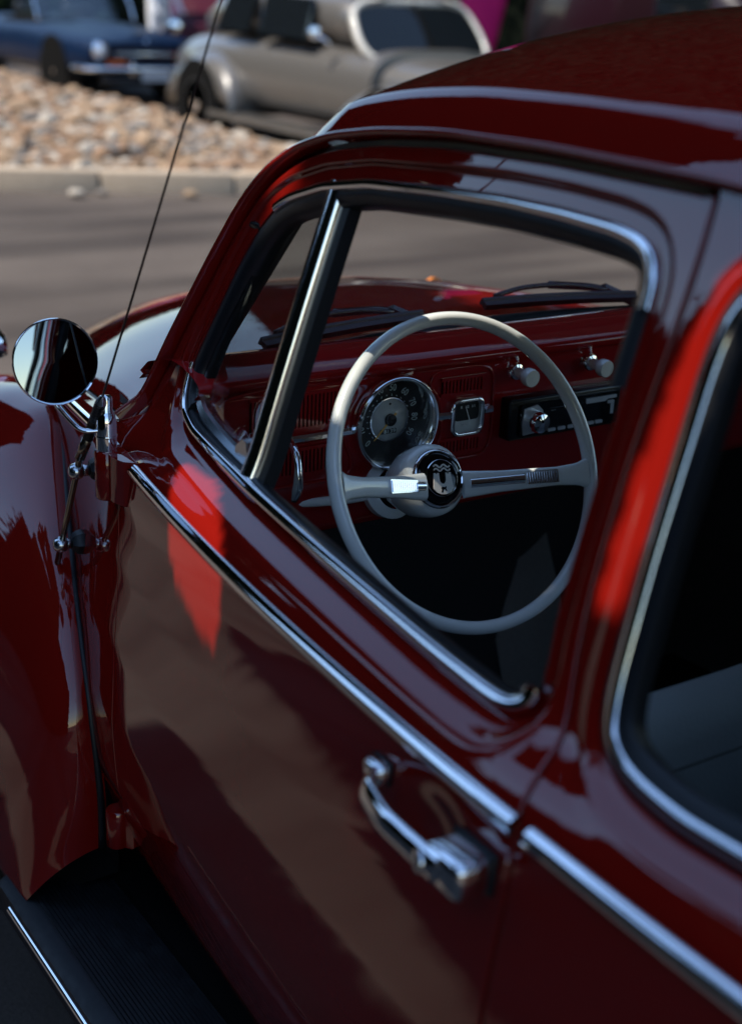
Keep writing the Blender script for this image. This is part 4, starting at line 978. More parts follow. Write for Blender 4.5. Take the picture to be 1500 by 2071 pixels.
# column, indicator stalk, lower collar
colm = tube('steering_column', np.array([HB-wn*.06, HB-wn*.20, HB-wn*.42]), .024, BLACK, CAR, 16)
place(lathe('column_collar', [(.030, .0), (.038, .004), (.040, .018), (.034, .026), (.028, .028)], HB-wn*.13, wn, IVORY, None, 32, cap0=False, cap1=False), CAR); col.objects[-1].parent = colm
sb = HB-wn*.115
tube('indicator_stalk', smooth_path(np.array([sb, sb+[0.0, .05, -.004], sb+[.01, .10, -.004], sb+[.022, .152, -.002]]), .01, .012), .0065, IVORY, CAR, 10, scale=None)
# chrome pull lever beside the door
lv = smooth_path(np.array([(-.756, .455, .972), (-.778, .458, .970), (-.796, .462, .955), (-.800, .464, .925), (-.794, .466, .905)]), .004, .008)
tube('pull_lever', lv, .0055, CHROME, CAR, 10, scale=np.interp(np.linspace(0, 1, len(lv)), [0, .2, .5, .85, 1], [1.15, .8, 1.0, 1.5, 1.0]))
# door-side of the dash end
# ---- side mirror on the upper hinge
SM = empty('side_mirror', tuple(hu), CAR)
place(lathe('mirror_post', [(0, .0), (.0125, 0), (.0130, .004), (.0130, .036), (.0120, .040), (.0115, .044), (.0095, .048), (.0085, .050), (.0085, .064), (.0070, .069), (0, .0705)], hu+[0, .0, .031], (0, 0, 1), CHROME, None, 24), SM)
place(lathe('post_ring', [(.0133, 0), (.0138, .0015), (.0133, .003)], hu+[0, 0, .048], (0, 0, 1), CHROME, None, 24, cap0=False, cap1=False), SM)
mc = np.array([-.632, .7085, 1.070]); mn = unit(np.array([-.968, .106, .172]))
arm = smooth_path(np.array([hu+[0, .008, .058], hu+[.004, .030, .056], mc+[.012, -.012, -.066], mc+[.018, .000, -.050], mc+mn*-.012+[0, 0, -.030]]), .004, .010)
place(tube('mirror_arm', arm, .0045, CHROME, None, 10, ry=.0032), SM)
place(lathe('mirror_shell', [(0, -.024), (.016, -.023), (.034, -.017), (.046, -.008), (.0515, .001), (.0525, .005), (.0515, .0072), (.0500, .0060)], mc, mn, CHROME, None, 56, cap0=False, cap1=False), SM)
place(lathe('mirror_glass', [(0, .0046), (.030, .0044), (.0502, .0040)], mc, mn, mat('mirror_silver', (.42, .46, .49), .015, metal=1.), None, 48, cap0=False, cap1=False), SM)
# ---- aerial with two stand-offs
AE = empty('aerial', (-.62, .66, .93), CAR)
a0 = np.array([-.508, .667, .752]); a1 = np.array([-.600, .667, .932]); a2 = np.array([-.628, .667, .966]); a3 = np.array([-.672, .667, 1.024])
STEEL = mat('aged_steel', (.30, .27, .22), .25, metal=1.)
place(tube('mast', np.array([a0, (a0+a1)/2, a1, a2]), .0042, STEEL, None, 10), AE)
place(tube('mast_sleeve', np.array([a1, a2]), .0068, STEEL, None, 12), AE)
coil = np.array([a2+(a3-a2)*t_ for t_ in np.linspace(0, 1, 49)]); place(tube('coil_grip', coil, .0072, BLACK, None, 12, scale=np.where(np.arange(49) % 3 == 0, .84, 1.)), AE)
wdir = unit(np.array([-.974, .665, 1.495])-a3)
place(lathe('whip_ferrule', [(.0070, 0), (.0055, .006), (.0022, .012)], a3, wdir, SATIN, None, 12), AE)
wt = np.array([a3+wdir*l+np.array([0, 0, 0]) for l in np.linspace(0, 1.0, 20)]); place(tube('whip', wt, .00135, mat('whip_steel', (.06, .055, .05), .35, metal=.8), None, 8, scale=np.linspace(1.15, .7, 20)), AE)
for f in (.86, .18):
    c = a0+(a1-a0)*f*1.02; b = np.array([c[0]-.004, float(H0(c[0]-.004, c[2])), c[2]])
    place(lathe('standoff_ball', [(0, -.011), (.006, -.0095), (.0105, -.004), (.0112, .002), (.009, .008), (.005, .0105), (0, .0112)], c, unit(c-b), SATIN, None, 20, cap0=False, cap1=False), AE)
    place(tube('standoff_stem', np.array([c, c+(b-c)*.55]), .0075, SATIN, None, 12), AE)
    place(lathe('standoff_pad', [(.011, 0), (.0155, .006), (.0175, .014), (.016, .018), (0, .019)], b+(c-b)*.52, unit(b-c), RUBBER, None, 6), AE)
# ---- wipers
def wiper(v0, v1, rise):
    """arm from its spindle on the cowl, blade parked along the bottom of the screen"""
    wroot = empty('wiper', tuple(scr_base(v0)+[.02, 0, .0]), CAR)
    def on(v, t, off=.0): return scr_base(v)*(1-t)+scr_top(v)*t+np.array([.85, 0, .5])*off
    pv = on(v0, -.06, .004)
    bl = np.array([on(v, .055+.02*k, .017) for k, v in zip(np.linspace(0, 1, 12), np.linspace(v0+.10*np.sign(v1-v0), v1, 12))])
    V, F = sweep_vf(bl, [(-.005, -.010), (.005, -.010), (.0035, .0), (.0055, .002), (.0055, .006), (-.0055, .006), (-.0055, .002), (-.0035, .0)], np.tile([.85, 0, .5], (12, 1))); place(mesh('wiper_blade', V, F, RUBBER, None, False), wroot)
    md = bl[6]+np.array([.012, 0, .018]); a = smooth_path(np.array([pv, pv+[.004, 0, .02], (pv+md)/2+np.array([.018, 0, .022]), md]), .01, .02)
    place(tube('wiper_arm', a, .006, BLACK, None, 8, ry=.0035), wroot)
    br = np.array([bl[2]+[.006, 0, .008], bl[4]+[.012, 0, .016], md, bl[8]+[.012, 0, .016], bl[10]+[.006, 0, .008]]); place(tube('blade_bridge', smooth_path(br, .01, .012), .004, BLACK, None, 8), wroot)
    hd = (pv+a[len(a)//3])/2
    place(lathe('spindle_cap', [(0, -.02), (.013, -.02), (.013, .006), (.009, .012), (0, .013)], pv, (.5, 0, .85), BLACK, None, 16), wroot)
    cv = np.array([pv+[0, 0, .012], a[len(a)//2]+[.0, 0, .004]])
    V, F = sweep_vf(cv, [(-.011, -.003), (.011, -.003), (.008, .006), (-.008, .006)], np.tile([.4, 0, .9], (2, 1)), scale=[1.1, .8]); place(mesh('arm_cover', V, F, BLACK, None, False), wroot)
wiper(.16, .80, 0); wiper(-.60, .06, 0)

# ================================================================ THE PLACE
# ---- asphalt
def asphalt():
    m = bpy.data.materials.new('asphalt'); m.use_nodes = True; t = m.node_tree; b = t.nodes['Principled BSDF']
    b.inputs['Roughness'].default_value = .88; b.inputs['Specular IOR Level'].default_value = .25
    g = t.nodes.new('ShaderNodeNewGeometry')
    def noise(scale, det, rough=.6, vec=None):
        n = t.nodes.new('ShaderNodeTexNoise'); n.inputs['Scale'].default_value = scale; n.inputs['Detail'].default_value = det; n.inputs['Roughness'].default_value = rough
        t.links.new(vec if vec else g.outputs['Position'], n.inputs['Vector']); return n.outputs['Fac']
    mp = t.nodes.new('ShaderNodeMapping'); mp.inputs['Rotation'].default_value = (0, 0, R(66)); mp.inputs['Scale'].default_value = (1.6, .22, 1)
    mp.vector_type = 'TEXTURE' if False else 'POINT'
    t.links.new(g.outputs['Position'], mp.inputs['Vector'])
    r1 = t.nodes.new('ShaderNodeValToRGB'); e = r1.color_ramp.elements; e[0].position = .30; e[0].color = (.058, .047, .041, 1); e[1].position = .70; e[1].color = (.106, .088, .076, 1)
    t.links.new(noise(.55, 5), r1.inputs[0])
    r2 = t.nodes.new('ShaderNodeValToRGB'); e = r2.color_ramp.elements; e[0].position = .38; e[0].color = (.42, .41, .42, 1); e[1].position = .54; e[1].color = (1, 1, 1, 1)
    t.links.new(noise(1.1, 3, .5, mp.outputs[0]), r2.inputs[0])
    r3 = t.nodes.new('ShaderNodeValToRGB'); e = r3.color_ramp.elements; e[0].position = .25; e[0].color = (.62, .62, .62, 1); e[1].position = .75; e[1].color = (1.35, 1.32, 1.28, 1)
    t.links.new(noise(120., 3, .7), r3.inputs[0])
    m1 = t.nodes.new('ShaderNodeMixRGB'); m1.blend_type = 'MULTIPLY'; m1.inputs[0].default_value = .75; t.links.new(r1.outputs[0], m1.inputs[1]); t.links.new(r2.outputs[0], m1.inputs[2])
    m2 = t.nodes.new('ShaderNodeMixRGB'); m2.blend_type = 'MULTIPLY'; m2.inputs[0].default_value = .8; t.links.new(m1.outputs[0], m2.inputs[1]); t.links.new(r3.outputs[0], m2.inputs[2])
    t.links.new(m2.outputs[0], b.inputs['Base Color'])
    bp = t.nodes.new('ShaderNodeBump'); bp.inputs['Strength'].default_value = .5; bp.inputs['Distance'].default_value = .01
    t.links.new(noise(160., 3, .7), bp.inputs['Height']); t.links.new(bp.outputs[0], b.inputs['Normal'])
    MATS['asphalt'] = m; return m
ASPH = asphalt()
gx = np.r_[-400, -60, np.arange(-12, 34, 2), 80, 400]; gy = np.r_[-400, -80, np.arange(-30, 22, 2), 60, 400]
V = [(x, y, 0) for x in gx for y in gy]; ny = len(gy)
F = [(i*ny+j, (i+1)*ny+j, (i+1)*ny+j+1, i*ny+j+1) for i in range(len(gx)-1) for j in range(ny-1)]
tag(mesh('asphalt_ground', V, F, ASPH, None, False), 'sunlit grey brown asphalt of the street and car park', kind='structure')

# ---- kerb in blocks
CONC = mat('kerb_concrete', (.33, .26, .185), .9, noise=(14., .6, (.42, .335, .25)), bump=(60., .3))
kerb = tag(empty('kerb', (7, -3, 0)), 'tan concrete kerb along the edge of the stone bed', kind='structure')
kl = smooth_path(np.array([(14.0, 13.5, 0), (9.6, 3.2, 0), (7.30, -2.0, 0), (6.60, -3.60, 0), (6.36, -4.15, 0), (6.55, -4.62, 0), (7.2, -4.78, 0), (9.0, -4.80, 0), (14., -4.85, 0), (22., -4.9, 0)]), .10, .25)
seg = resample(kl, .92)
for i in range(len(seg)-1):
    a, b = seg[i], seg[i+1]; d = unit(b-a); n = np.array([-d[1], d[0], 0]); L = np.linalg.norm(b-a)-.012; c = (a+b)/2+n*.085
    if not (5.5 < c[0] < 17 and c[1] < 5): continue
    ang = math.atan2(d[1], d[0])
    o = rbox('kerb_block', (0, 0, 0), (L, .17, .34), .018, CONC, None, 2); o.parent = kerb
    o.location = (c[0]-7, c[1]+3, -.02+rng.normal(0, .003)); o.rotation_euler = (rng.normal(0, .006), 0, ang+rng.normal(0, .006))
# ---- stone bed
def bed_h(x, y):
    d = np.minimum(np.maximum(y+4.9, 0), 3); e = np.clip((x+ -0.445*(y+2.0)-7.35)/1.2, 0, 1)
    return .05+e*np.minimum(d, 1.)*.16+.10*np.exp(-((x-12)**2/12+(y+1.5)**2/10))
bx_ = np.arange(6.4, 24, .3); by_ = np.arange(-5.35, 7, .3); V = []; idx = {}
_kn = unit(np.gradient(kl, axis=0)); bedpoly = [(p_[0]-d_[1]*.20, p_[1]+d_[0]*.20) for p_, d_ in zip(kl, _kn) if p_[1] < 7]+[(23.8, -4.8), (23.8, 7)]
for x in bx_:
    for y in by_:
        idx[(x, y)] = len(V); V.append((x, y, float(bed_h(x, y))))
F = []; CX, CY = np.meshgrid(bx_+.15, by_+.15, indexing='ij'); INB = inside(CX, CY, np.array(bedpoly))
for i in range(len(bx_)-1):
    for j in range(len(by_)-1):
        if INB[i, j]:
            F.append((idx[(bx_[i], by_[j])], idx[(bx_[i+1], by_[j])], idx[(bx_[i+1], by_[j+1])], idx[(bx_[i], by_[j+1])]))
bed = tag(mesh('stone_bed', V, F, mat('sandy_soil', (.26, .19, .13), .95, noise=(6., .7, (.16, .12, .085))), None), 'sandy bed of loose tan stones behind the kerb', kind='structure')
STONES = [mat('tan_stone', (.25, .165, .098), .85, noise=(9., .7, (.34, .24, .155)), bump=(30., .5)), mat('pink_stone', (.20, .115, .066), .85, noise=(9., .7, (.28, .18, .11)), bump=(30., .5)),
          mat('white_stone', (.46, .41, .34), .8, noise=(9., .6, (.32, .28, .235)), bump=(30., .4)), mat('grey_stone', (.15, .135, .12), .85, noise=(9., .6, (.23, .20, .175)), bump=(30., .4))]
def stone_vf(seed):
    r_ = np.random.default_rng(seed); bm = bmesh.new(); bmesh.ops.create_icosphere(bm, subdivisions=2, radius=1)
    V = np.array([v.co[:] for v in bm.verts]); F = [tuple(v.index for v in f.verts) for f in bm.faces]; bm.free()
    for _ in range(9):
        n = unit(r_.normal(size=3)); d = r_.uniform(.45, .85); k = V@n > d; V[k] -= np.outer(V[k]@n-d, n)
    return V*r_.uniform([.85, .7, .5], [1.2, 1.0, .8]), F
SV = [stone_vf(k) for k in range(8)]; SME = {}
for k, (v, f) in enumerate(SV):
    for q in range(4):
        me = bpy.data.meshes.new('stone'); me.from_pydata([tuple(a) for a in v], [], f); me.materials.append(STONES[q]); SME[(k, q)] = me
X_ = rng.uniform(6.5, 19, 50000); Y_ = rng.uniform(-4.9, 3, 50000); az2 = np.degrees(np.arctan2(-(Y_-CAM[1]), X_-CAM[0]))
k_ = inside(X_, Y_, np.array(bedpoly)) & (az2 > 16) & (az2 < 36); X_, Y_ = X_[k_][:6500], Y_[k_][:6500]
pts = [(x, y, rng.uniform(.020, .062)*(1 if rng.random() < .90 else 2.0)) for x, y in zip(X_, Y_)]
pts.sort(key=lambda p_: -p_[2]/math.hypot(p_[0]-CAM[0], p_[1]-CAM[1]))
rest = MB()
for i, (x, y, r_) in enumerate(pts):
    k = int(rng.integers(8)); q = int(rng.choice(4, p=[.42, .27, .17, .14])); z = float(bed_h(x, y))+r_*.25; rz_ = rng.uniform(0, 6.28)
    if i < 290:
        o = link(bpy.data.objects.new('stone', SME[(k, q)]), bed); o.location = (x, y, z); o.rotation_euler = (rng.normal(0, .3), rng.normal(0, .3), rz_); o.scale = (r_, r_, r_)
    else:
        c, s_ = math.cos(rz_), math.sin(rz_); v = SV[k][0]*r_; v = np.stack([v[:, 0]*c-v[:, 1]*s_+x, v[:, 0]*s_+v[:, 1]*c+y, v[:, 2]+z], 1)
        rest.add(v, SV[k][1], STONES[q])
lo = rest.build('loose_stones', bed, False); tag(lo, kind='stuff')
# two stones that rolled on to the road by the kerb
for sx, sy, r_, q in ((7.02, -2.42, .055, 2), (6.78, -3.15, .05, 0), (7.05, -2.62, .04, 3)):
    o = link(bpy.data.objects.new('fallen_stone', SME[(3, q)])); o.location = (sx-.10, sy+.04, r_*.6); o.scale = (r_*1.3, r_*1.3, r_)
    tag(o, {2: 'white stone lying on the road against the kerb', 0: 'tan stone lying on the road at the kerb foot', 3: 'small grey stone on the road beside the white one'}[q], 'stone', 'stones fallen from the bed')

# ---- background cars -------------------------------------------------
def loft(name, secs, m, parent, cap=True, angle=45):
    n = len(secs[0]); V = [tuple(p_) for s_ in secs for p_ in s_]
    F = [(i*n+j, i*n+(j+1) % n, (i+1)*n+(j+1) % n, (i+1)*n+j) for i in range(len(secs)-1) for j in range(n)]
    if cap: F += [tuple(range(n))[::-1], tuple((len(secs)-1)*n+j for j in range(n))]
    o = mesh(name, V, F, m, parent); autosmooth(o, angle)
    bm = bmesh.new(); bm.from_mesh(o.data); bmesh.ops.recalc_face_normals(bm, faces=bm.faces); bm.to_mesh(o.data); bm.free()
    return o
def sup(x, w_, z0, z1, n=3., k=28, yc=0.):
    """super-ellipse section"""
    out = []
    for i in range(k):
        a = 2*math.pi*i/k; c, s_ = math.cos(a), math.sin(a)
        out.append((x, yc+w_*math.copysign(abs(c)**(2/n), c), (z0+z1)/2+(z1-z0)/2*math.copysign(abs(s_)**(2/n), s_)))
    return out
def bwheel(root, x, y, r_, m_rim, cap=True):
    s = 1 if y > 0 else -1
    w_ = lathe('wheel', [(0, .0), (r_*.55, .0), (r_*.62, .05)], (x, y, r_), (0, s, 0), m_rim, root, 28)
    lathe('tyre', [(r_*.6, -.16), (r_*.85, -.19), (r_*.98, -.15), (r_, -.08), (r_*.98, .0), (r_*.88, .045), (r_*.62, .05)], (x, y, r_), (0, s, 0), MATS['tyre_rubber'], w_, 32)
    if cap: lathe('hub_cap', [(0, .06), (r_*.2, .055), (r_*.38, .03), (r_*.44, .0)], (x, y, r_), (0, s, 0), CHROME, w_, 24)
DGLASS = mat('dark_window', (.006, .008, .010), .05)
# silver sedan (faces the camera side, so its root is turned half round)
SILP = mat('silver_car_paint', (.12, .112, .102), .35, metal=.3, coat=.6, coat_r=.03)
PRIM = mat('pale_primer', (.50, .48, .43), .35, coat=.5)
sed = tag(empty('parked_sedan', (6.95, -5.50, 0)), 'silver prewar sedan with pale windscreen frame parked beyond the stones', 'car'); sed.rotation_euler = (0, 0, math.pi); sed.scale = (1, 1, .94)
# local: +x forward
sx = np.array([-3.95, -3.75, -3.3, -2.7, -2.0, -1.2, -.5, -.15]); 
low = loft('body', [sup(x, w_, .30, z1, 3.4, 28) for x, w_, z1 in zip(sx, (.30, .52, .66, .71, .73, .73, .70, .67), (.72, .86, .97, 1.02, 1.03, 1.03, 1.02, 1.00))], SILP, sed)
loft('roof', [sup(x, w_, .95, z1, 2.8, 28) for x, w_, z1 in ((-3.55, .30, 1.02), (-3.2, .48, 1.22), (-2.8, .57, 1.38), (-2.2, .61, 1.47), (-1.5, .62, 1.49), (-1.0, .61, 1.47), (-.78, .60, 1.45), (-.66, .59, 1.415), (-.60, .57, 1.385))], SILP, sed)
loft('hood', [sup(x, w_, .45, z1, 2.6, 28) for x, w_, z1 in ((-.20, .60, .97), (.3, .52, .95), (.8, .42, .93), (1.15, .33, .90), (1.25, .25, .84))], SILP, sed)
for s in (1, -1):
    for wx, hgt, fl, fr in ((-2.62, .82, .62, .62), (.35, .78, .70, .60)):
        secs = []
        for t in np.linspace(0, 1, 15):
            a = math.pi*t; x = wx-math.cos(a)*(fl if t < .5 else fr); top = .30+(hgt-.30)*math.sin(a)**.75
            secs.append([(x, s*(.55+q[1]), max(q[2], .12)) for q in sup(x, .33, max(.30*math.sin(a)**.5*0+.26, .26) if False else .30, top+.02, 2.6, 20)])
        f_ = loft('fender', secs, SILP, sed)
    bwheel(sed, -2.62, s*.84, .35, SATIN); bwheel(sed, .35, s*.84, .34, SATIN)
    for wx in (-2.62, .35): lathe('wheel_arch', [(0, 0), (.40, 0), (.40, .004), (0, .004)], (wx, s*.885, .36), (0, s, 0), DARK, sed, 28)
    V, F = box_vf((-1.25, s*.80, .30), (2.2, .22, .05)); mesh('running_board', V, F, SILP, sed, False)
    for x0, x1 in ((-2.65, -1.95), (-1.80, -.98)):
        poly = smooth_path([(x0+.08 if x0 < -2 else x0, 1.03), (x1, 1.03), (x1-(.06 if x1 > -1.5 else 0), 1.36), (x0+.18 if x0 < -2 else x0, 1.37)], .02, .03, True)
        yy = lambda z: .735-.38*max(z-1.02, 0)**1.3
        V = [(a, s*(yy(b)-.05*max(0, -2.1-a)), b) for a, b in poly]; n = len(V); V += [(a, b-s*.03, c) for a, b, c in V]
        mesh('side_window', V, [tuple(range(n)) if s < 0 else tuple(range(n))[::-1]]+[(i, (i+1) % n, (i+1) % n+n, i+n) for i in range(n)], DGLASS, sed, False)
    lathe('headlight', [(0, -.16), (.07, -.13), (.105, -.03), (.11, .02), (.10, .035), (0, .04)], (.92, s*.52, .74), (1, 0, 0), CHROME, sed, 24)
lathe('side_mirror', [(0, -.02), (.045, -.012), (.055, .004), (0, .006)], (-.72, -.82, 1.10), (-1, 0, 0), CHROME, sed, 20)
tube('mirror_stem', np.array([(-.70, -.80, 1.08), (-.66, -.74, 1.03), (-.66, -.68, .98)]), .012, CHROME, sed, 8)
# windscreen: pale frame, two dark panes
fr = smooth_path([(-.56, .93), (.56, .93), (.60, 1.06), (.56, 1.28), (.44, 1.36), (-.44, 1.36), (-.56, 1.28), (-.60, 1.06)], .03, .05, True)
def wsx(y, z): return -.24-(z-.93)*.85-.22*y*y
Pf = np.array([(wsx(a, b), a, b) for a, b in fr])
V, F = sweep_vf(Pf, [(-.026, -.04), (.026, -.04), (.022, .014), (0, .022), (-.022, .014)], np.tile([.8, 0, .6], (len(Pf), 1)), True); wf = mesh('windscreen_frame', V, F, PRIM, sed)
for s in (1, -1):
    pl = smooth_path([(s*.02, .95), (s*.53, .95), (s*.57, 1.07), (s*.53, 1.27), (s*.43, 1.33), (s*.02, 1.33)], .03, .03, True)
    V = [(wsx(a, b)+.006, a, b) for a, b in pl]; n = len(V); V += [(a-.02, b, c) for a, b, c in V]
    mesh('windscreen_pane', V, [tuple(range(n))[::s]]+[(i, (i+1) % n, (i+1) % n+n, i+n) for i in range(n)], DGLASS, wf, False)
V, F = sweep_vf(np.array([(wsx(0, z)+.01, 0, z) for z in np.linspace(.93, 1.36, 6)]), [(-.006, -.01), (.006, -.01), (.006, .012), (-.006, .012)], np.tile([.8, 0, .6], (6, 1))); mesh('windscreen_bar', V, F, DARK, wf, False)
# grille, bumper
loft('grille', [sup(x, w_, .42, z1, 2.4, 20) for x, w_, z1 in ((1.22, .24, .83), (1.30, .20, .78), (1.33, .10, .70))], CHROME, sed)
tube('bumper', smooth_path(np.array([(1.05, -.80, .45), (1.38, -.5, .45), (1.45, 0, .45), (1.38, .5, .45), (1.05, .80, .45)]), .06, .1), .05, CHROME, sed, 10)

# blue convertible
BLUP = mat('navy_paint', (.0035, .012, .036), .4, spec=.12, coat=.08, coat_r=.02)
ROAD = tag(empty('parked_roadster', (12.55, -5.55, 0)), 'navy blue open sports car with orange indicators behind the stones', 'car'); ROAD.rotation_euler = (0, 0, math.pi+R(2))
loft('body', [sup(x, w_, z0, z1, 4.2, 32) for x, w_, z0, z1 in ((.02, .70, .40, .66), (-.10, .735, .33, .70), (-.6, .755, .25, .745), (-1.3, .76, .24, .78), (-1.75, .755, .24, .80), (-2.4, .755, .24, .78), (-3.0, .755, .26, .80), (-3.6, .74, .32, .79), (-3.86, .71, .42, .76))], BLUP, ROAD)
loft('cockpit', [sup(x, w_, .70, z1, 4., 20) for x, w_, z1 in ((-1.62, .56, .808), (-1.7, .60, .812), (-2.6, .60, .806), (-2.7, .55, .80))], DARK, ROAD)
loft('hood_bulge', [sup(x, w_, .62, z1, 2.5, 20) for x, w_, z1 in ((-.25, .12, .74), (-.6, .26, .775), (-1.2, .30, .81), (-1.5, .26, .815))], BLUP, ROAD)
for s in (1, -1):
    bwheel(ROAD, -.80, s*.70, .315, SATIN); bwheel(ROAD, -3.03, s*.70, .315, SATIN)
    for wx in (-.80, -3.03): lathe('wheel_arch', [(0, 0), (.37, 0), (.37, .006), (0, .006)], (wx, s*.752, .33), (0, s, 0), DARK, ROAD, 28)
    hl = lathe('headlight', [(.0, -.06), (.095, -.06), (.098, .01), (.088, .024), (.06, .045), (0, .058)], (.02, s*.575, .575), (1, 0, 0), CHROME, ROAD, 24)
    lathe('headlight_lens', [(.085, .022), (.06, .05), (0, .062)], (.02, s*.575, .575), (1, 0, 0), mat('lamp_glass', (.75, .78, .80), .08, metal=.6), hl, 24, cap0=False, cap1=False)
    rbox('indicator', (.055, s*.40, .455), (.05, .22, .055), .012, mat('orange_lens', (.70, .13, .02), .25), ROAD, 2)
    rbox('overrider', (.15, s*.27, .40), (.07, .05, .15), .02, CHROME, ROAD, 3)
    rbox('seat_back', (-2.45, s*.30, .80), (.14, .40, .34), .05, BLACK, ROAD, 3)
rbox('grille', (.045, 0, .545), (.04, .86, .085), .01, BLACK, ROAD, 2); rbox('grille_bar', (.070, 0, .545), (.012, .84, .018), .004, CHROME, ROAD, 2)
tube('bumper', smooth_path(np.array([(-.16, -.79, .40), (.08, -.74, .40), (.14, -.5, .40), (.15, 0, .40), (.14, .5, .40), (.08, .74, .40), (-.16, .79, .40)]), .04, .05), .048, CHROME, ROAD, 12, ry=.03)
rbox('number_plate', (.17, 0, .33), (.012, .34, .11), .003, mat('plate_white', (.55, .57, .58), .4), ROAD, 1)
lathe('badge', [(0, 0), (.045, 0), (.04, .012), (0, .014)], (-.01, 0, .655), (.8, 0, .6), CHROME, ROAD, 20)
V, F = box_vf((0, 0, 0), (.02, 1.15, .36)); rt = Matrix.Rotation(R(-32), 3, 'Y')
mesh('windscreen', [np.array(rt @ Vector(v))+[-1.62, 0, .96] for v in V], F, GLASS, ROAD, False)
fr = np.array([(-1.53, -.60, .80), (-1.62, -.60, .96), (-1.72, -.585, 1.12), (-1.74, 0, 1.135), (-1.72, .585, 1.12), (-1.62, .60, .96), (-1.53, .60, .80)]); tube('windscreen_frame', smooth_path(fr, .05, .03), .016, CHROME, ROAD, 8)
tube('front_valance', np.array([(.08, -.60, .28), (.10, 0, .27), (.08, .60, .28)]), .05, BLACK, ROAD, 8)
# maroon panel van far right, only its dark flank shows over the roof
MARP = mat('maroon_paint', (.010, .0025, .004), .4, spec=.2, coat=.3, coat_r=.03)
def van(nm, loc, rz_, label, w_=.85, h=1.75, L=4.2, pm=MARP):
    v = tag(empty(nm, loc), label, 'van'); v.rotation_euler = (0, 0, rz_)
    loft('body', [sup(x, w_*k, .32, z1, 4.5, 28) for x, k, z1 in ((-L/2, .88, h*.86), (-L/2+.2, .97, h*.97), (0, 1., h), (L/2-1.5, 1., h*.985), (L/2-1.15, .98, h*.88), (L/2-.85, .96, h*.62), (L/2-.2, .93, h*.55), (L/2, .80, h*.46))], pm, v)
    for s in (1, -1):
        bwheel(v, L/2-.75, s*w_*.92, .33, SATIN); bwheel(v, -L/2+.85, s*w_*.92, .33, SATIN)
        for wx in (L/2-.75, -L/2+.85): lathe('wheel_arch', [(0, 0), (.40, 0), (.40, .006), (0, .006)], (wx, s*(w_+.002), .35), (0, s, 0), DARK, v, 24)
        rbox('side_window', (L/2-1.75, s*(w_*.985), h*.76), (.75, .04, .36), .015, DGLASS, v, 2)
        lathe('headlight', [(0, 0), (.09, 0), (.085, .04), (0, .06)], (L/2-.03, s*w_*.6, .66), (1, 0, 0), CHROME, v, 20)
        lathe('side_mirror', [(0, 0), (.07, .0), (.06, .03), (0, .04)], (L/2-1.3, s*(w_+.12), h*.68), (1, 0, 0), CHROME, v, 20)
    rbox('bumper', (L/2+.04, 0, .42), (.08, w_*1.8, .10), .03, CHROME, v, 3); rbox('bumper', (-L/2-.04, 0, .42), (.08, w_*1.8, .10), .03, CHROME, v, 3)
    return v
van('parked_van', (8.2, -9.6, 0), R(178), 'dark maroon van showing only above the red roof, right of the magenta cloth')
van('parked_van', (17.6, -9.0, 0), R(150), 'dark maroon van glimpsed behind the gap between the two parked cars', .80, 1.5, 3.8, mat('wine_paint', (.06, .010, .022), .3, coat=1.))
# magenta fabric of a pop-up flag
fl = tag(empty('feather_flag', (10.25, -7.95, 0)), 'magenta cloth feather flag standing behind the silver sedan', 'flag')
tube('pole', np.array([(0, 0, 0), (0, 0, 1.4), (-.02, .05, 2.4), (-.15, .25, 2.9)]), .018, CHROME, fl, 8)
V = []; 
for i in range(14):
    z = .66+i*.16; wd2 = .62*math.sin(math.pi*min(1, (i+2.2)/14))**.8
    for j in range(8): V.append((.04*math.sin(i*.9+j*.7), -.03-wd2*j/7*1, z-.10*j/7))
F = [(i*8+j, i*8+j+1, (i+1)*8+j+1, (i+1)*8+j) for i in range(13) for j in range(7)]
o = mesh('cloth', V, F, mat('magenta_cloth', (.62, .004, .14), .75), fl); md = o.modifiers.new('thickness', 'SOLIDIFY'); md.thickness = .004

